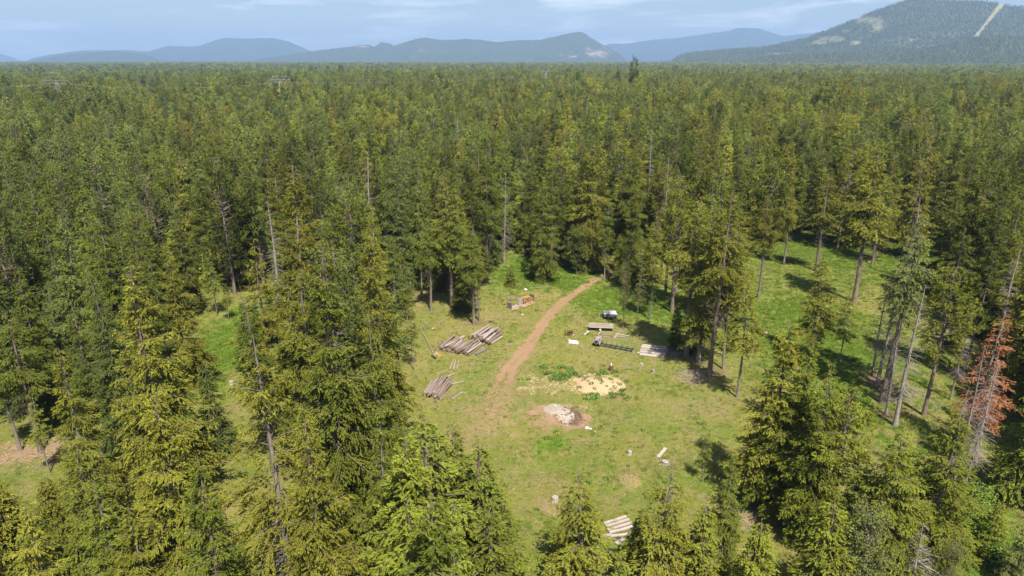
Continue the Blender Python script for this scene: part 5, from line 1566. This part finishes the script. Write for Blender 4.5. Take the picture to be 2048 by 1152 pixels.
m = MB(); m.bar((-2.2, 0.3, 0.58), (-3.0, 0, 0.5), 0.1, 0.1); m.bar((-2.2, -0.3, 0.58), (-3.0, 0, 0.5), 0.1, 0.1); m.box((-3.05, 0, 0.55), (0.25, 0.14, 0.14)); m.build('tongue', M['plankpale'], t)
wheel(-0.2, -1.1, 0.34, 0.34, 0.2, t, 'rim'); wheel(-0.2, 1.1, 0.34, 0.34, 0.2, t, 'steel'); wheel(-1.7, -0.7, 0.28, 0.26, 0.18, t, 'steel')

# ------------------------------------------------------------------ portable sawmill
a = G(1195, 690); b = G(1266, 703)
ax = b - a; ax.z = 0; LR = ax.length; rz = math.atan2(ax.y, ax.x)
t = thing('portable_sawmill', a, 'portable sawmill: dark blue rail track with tarp-covered saw head at left', 'sawmill', rz=rz)
m = MB()
for y_ in (-0.45, 0.45): m.bar((0, y_, 0.22), (LR, y_, 0.22), 0.11, 0.14)
m.build('rails', M['blue'], t)
for k in range(7):
    x = 0.5 + k * (LR - 0.7) / 6
    m = MB(); m.bar((x, -0.62, 0.33), (x, 0.62, 0.33), 0.16, 0.12); m.box((x, 0.55, 0.5), (0.08, 0.06, 0.3)); m.box((x, -0.55, 0.12), (0.1, 0.1, 0.3)); m.build('cross_bunk', M['blue'], t)
m = MB()
for x in (-0.35, 0.55):
    for y_ in (-0.75, 0.75): m.bar((x, y_, 0.1), (x, y_, 1.6), 0.09, 0.09)
m.box((0.1, 0, 0.75), (0.7, 1.3, 0.4)); 
m.tube([(0.1, -0.95, 0.8), (0.1, -0.85, 0.8)], 0.42, 14); m.tube([(0.1, 0.85, 0.8), (0.1, 0.95, 0.8)], 0.42, 14)
m.build('saw_head', M['steel'], t)
m = MB(); m.tube([(-0.55, -0.5, 0.75), (-0.62, -0.5, 0.75)], [0.38, 0.30], 12); m.build('blade_guard', M['white'], t)
# draped tarp
vs = []; fs = []; nu_, nv_ = 14, 10
for i in range(nu_ + 1):
    for j in range(nv_ + 1):
        u = i / nu_ * 2 - 1; v = j / nv_ * 2 - 1
        e_ = max(abs(u), abs(v))
        x = 0.1 + u * 0.62 * (1.06 if e_ > .75 else 1) * 1.12; y_ = v * 1.02
        z = 1.68 - 0.12 * (u * u + v * v) - (max(0, e_ - 0.66) / 0.34) * (1.0 + 0.25 * math.sin(u * 5 + v * 4)) + 0.05 * math.sin(u * 9) * math.cos(v * 7)
        vs.append((x, y_, z))
for i in range(nu_):
    for j in range(nv_):
        p = i * (nv_ + 1) + j
        fs.append((p, p + nv_ + 1, p + nv_ + 2, p + 1))
m = MB(); m.add(vs, fs); tp = m.build('tarp', M['tarp'], t, smooth=True)
sm = tp.modifiers.new('thickness', 'SOLIDIFY'); sm.thickness = 0.03

# rusty barrel with pale cap
c = G(1222, 741)
t = thing('rusty_barrel', c, 'rusty brown barrel with pale cap standing behind the sand mound', 'barrel')
m = MB(); m.tube([(0, 0, -0.03), (0, 0, 0.3), (0, 0, 0.32), (0, 0, 0.62), (0, 0, 0.64), (0, 0, 0.95)], [0.33, 0.33, 0.35, 0.35, 0.33, 0.32], 16); m.build('body', M['rust'], t)
m = MB(); m.tube([(0, 0, 0.95), (0, 0, 1.02), (0, 0, 1.3)], [0.14, 0.14, 0.12], 10); m.build('cap', M['white'], t)
# white crumpled plastic bath
c = G(1147, 685)
t = thing('white_tub', c, 'white plastic tub lying upturned beside the dirt road', 'tub', rz=-0.25)
m = MB(); vs = []; fs = []
for i, (z, k) in enumerate(((0.02, 1.0), (0.10, 0.98), (0.36, 0.82), (0.42, 0.7))):
    for q in range(16):
        an = 2 * PI * q / 16; ce, se = math.cos(an), math.sin(an)
        x = (abs(ce) ** 0.5) * math.copysign(1, ce) * 0.95 * k; y_ = (abs(se) ** 0.5) * math.copysign(1, se) * 0.45 * k
        vs.append((x, y_, z + 0.03 * math.sin(an * 3)))
for i in range(3):
    for q in range(16): fs.append((i * 16 + q, i * 16 + (q + 1) % 16, (i + 1) * 16 + (q + 1) % 16, (i + 1) * 16 + q))
fs.append(tuple(48 + q for q in range(16)))
m.add(vs, fs); m.build('shell', M['white'], t)
m = MB(); m.box((-0.85, 0.22, 0.32), (0.3, 0.3, 0.3), Matrix.Rotation(0.5, 3, 'Y')); m.build('handle', M['white'], t)
# dark metal frame cart
c = G(1138, 670)
t = thing('metal_cart', c, 'rusty dark metal frame with small wheel behind the white tub', 'metal frame', rz=0.2)
m = MB()
for x in (-0.75, -0.2, 0.7):
    for y_ in (-0.35, 0.35): m.bar((x, y_, 0), (x * 0.92, y_ * 0.9, 0.85), 0.07, 0.07)
for z in (0.42, 0.85):
    for y_ in (-0.33, 0.33): m.bar((-0.72, y_, z), (0.68, y_, z), 0.07, 0.07)
    for x in (-0.7, 0.66): m.bar((x, -0.33, z), (x, 0.33, z), 0.07, 0.07)
m.build('frame', M['rust'], t)
m = MB(); m.box((0.1, 0, 0.6), (0.7, 0.4, 0.3)); m.build('engine', M['steel'], t)
wheel(0.75, -0.42, 0.22, 0.22, 0.1, t, 'white')

# ------------------------------------------------------------------ power line
def pylon(i, x, y, h, label):
    t = thing('pylon', (x, y, 0), label, 'pylon', 'power line pylons', rz=0.6 if i < 2 else 0.9)
    m = MB(); b0 = 3.4; n_ = 7
    lev = [h * k / n_ * 0.88 for k in range(n_ + 1)]
    wv_ = [b0 * (1 - k / n_) + 0.7 for k in range(n_ + 1)]
    cr_ = [(-1, -1), (1, -1), (1, 1), (-1, 1)]
    for k in range(n_):
        for q in range(4):
            c0, c1_ = cr_[q], cr_[(q + 1) % 4]
            m.bar((c0[0] * wv_[k], c0[1] * wv_[k], lev[k]), (c0[0] * wv_[k + 1], c0[1] * wv_[k + 1], lev[k + 1]), 0.2, 0.2)
            m.bar((c0[0] * wv_[k], c0[1] * wv_[k], lev[k]), (c1_[0] * wv_[k + 1], c1_[1] * wv_[k + 1], lev[k + 1]), 0.1, 0.1)
            m.bar((c1_[0] * wv_[k], c1_[1] * wv_[k], lev[k]), (c0[0] * wv_[k + 1], c0[1] * wv_[k + 1], lev[k + 1]), 0.16, 0.16)
    m.build('tower', M['galv'], t)
    m = MB()
    zt = h * 0.88
    for y_ in (-0.7, 0.7):
        m.bar((-9, y_, zt + 1.2), (9, y_, zt + 1.2), 0.25, 0.25); m.bar((-9, 0, zt + 1.2), (0, y_, zt - 1.8), 0.2, 0.2); m.bar((9, 0, zt + 1.2), (0, y_, zt - 1.8), 0.2, 0.2)
    for s_ in (-1, 1):
        m.bar((s_ * 0.8, 0, zt), (s_ * 5.5, 0, h), 0.25, 0.25); m.bar((s_ * 5.5, 0, h), (s_ * 8.8, 0, zt + 1.2), 0.2, 0.2)
    m.bar((-5.5, 0, h), (5.5, 0, h), 0.2, 0.2)
    m.build('cross_arm', M['galv'], t)
    for x_ in (-8.5, 0, 8.5):
        m = MB(); m.tube([(x_, 0, zt + 1.1), (x_, 0, zt - 1.0)], 0.16, 6); m.build('insulator', M['galv'], t)
    return t
plab = ['grey lattice pylon above the forest at far left', 'grey lattice pylon above the forest left of centre', 'faint distant lattice pylon above the forest near centre']
for i, (x, y, h) in enumerate(pyl_xy):
    pylon(i, x, y, h, plab[i])
ends = [(-560, 420, 34)] + list(pyl_xy)
wl = ['left of the far left pylon', 'between the far left pylon and the next', 'between the left of centre pylon and the faint one']
for i in range(len(ends) - 1):
    (x0, y0, h0), (x1, y1, h1) = ends[i], ends[i + 1]
    d = Vector((x1 - x0, y1 - y0, 0)).normalized(); nrm = Vector((-d.y, d.x, 0))
    for k, off in enumerate((-8.5, 0, 8.5)):
        m = MB(); pts = []
        for q in range(17):
            f = q / 16
            p = Vector((x0, y0, h0 * 0.88 - 1)).lerp(Vector((x1, y1, h1 * 0.88 - 1)), f) + nrm * off
            p.z -= 4 * f * (1 - f) * 4.5
            pts.append(p)
        m.tube(pts, 0.035, 4)
        tag(m.build('power_cable', M['cable'], loc=pts[0]), '%s power cable strung %s' % (['near', 'middle', 'far'][k], wl[i]), 'power cable', 'power line cables')

# a cream house roof glimpsed between far trees
for (u, v, sz, lb) in ((497, 191, 1.0, 'cream house glimpsed among trees below the left of centre pylon'), (672, 186, 0.8, 'small pale building glimpsed far off right of the cream house')):
    x, y = at_z(u, v, 6)
    t = thing('house', (x, y, 0), lb, 'house', rz=0.3)
    m = MB(); m.box((0, 0, 5.5 * sz), (13 * sz, 8 * sz, 11 * sz)); m.build('wall', M['house'], t)
    m = MB(); w2, d2, z0, z1 = 7.2 * sz, 4.8 * sz, 11 * sz, 13.5 * sz
    m.add([(-w2, -d2, z0), (w2, -d2, z0), (w2, d2, z0), (-w2, d2, z0), (-w2, 0, z1), (w2, 0, z1)], [(0, 1, 5, 4), (2, 3, 4, 5), (1, 2, 5), (3, 0, 4), (0, 3, 2, 1)])
    m.build('roof', M['roof'], t)
    for k in (-1, 1):
        m = MB(); m.box((k * 3.5 * sz, -4.02 * sz, 8 * sz), (1.6 * sz, 0.1, 1.6 * sz)); m.build('window', M['pane'], t)

# ------------------------------------------------------------------ haze
hm = MB(); hm.box((0, 12500, 449), (44000, 27000, 900.0))
ho = hm.build('haze', [])
m, nt = new_mat('haze_air')
o_ = N(nt, 'ShaderNodeOutputMaterial')
pv_ = N(nt, 'ShaderNodeVolumePrincipled')
pv_.inputs['Color'].default_value = (0.42, 0.64, 1.0, 1)
pv_.inputs['Density'].default_value = HAZE_D
pv_.inputs['Anisotropy'].default_value = 0.0
nt.links.new(pv_.outputs[0], o_.inputs['Volume'])
ho.data.materials.append(m)
tag(ho, 'thin blue haze in the air over the forest and mountains', 'haze', kind='stuff')
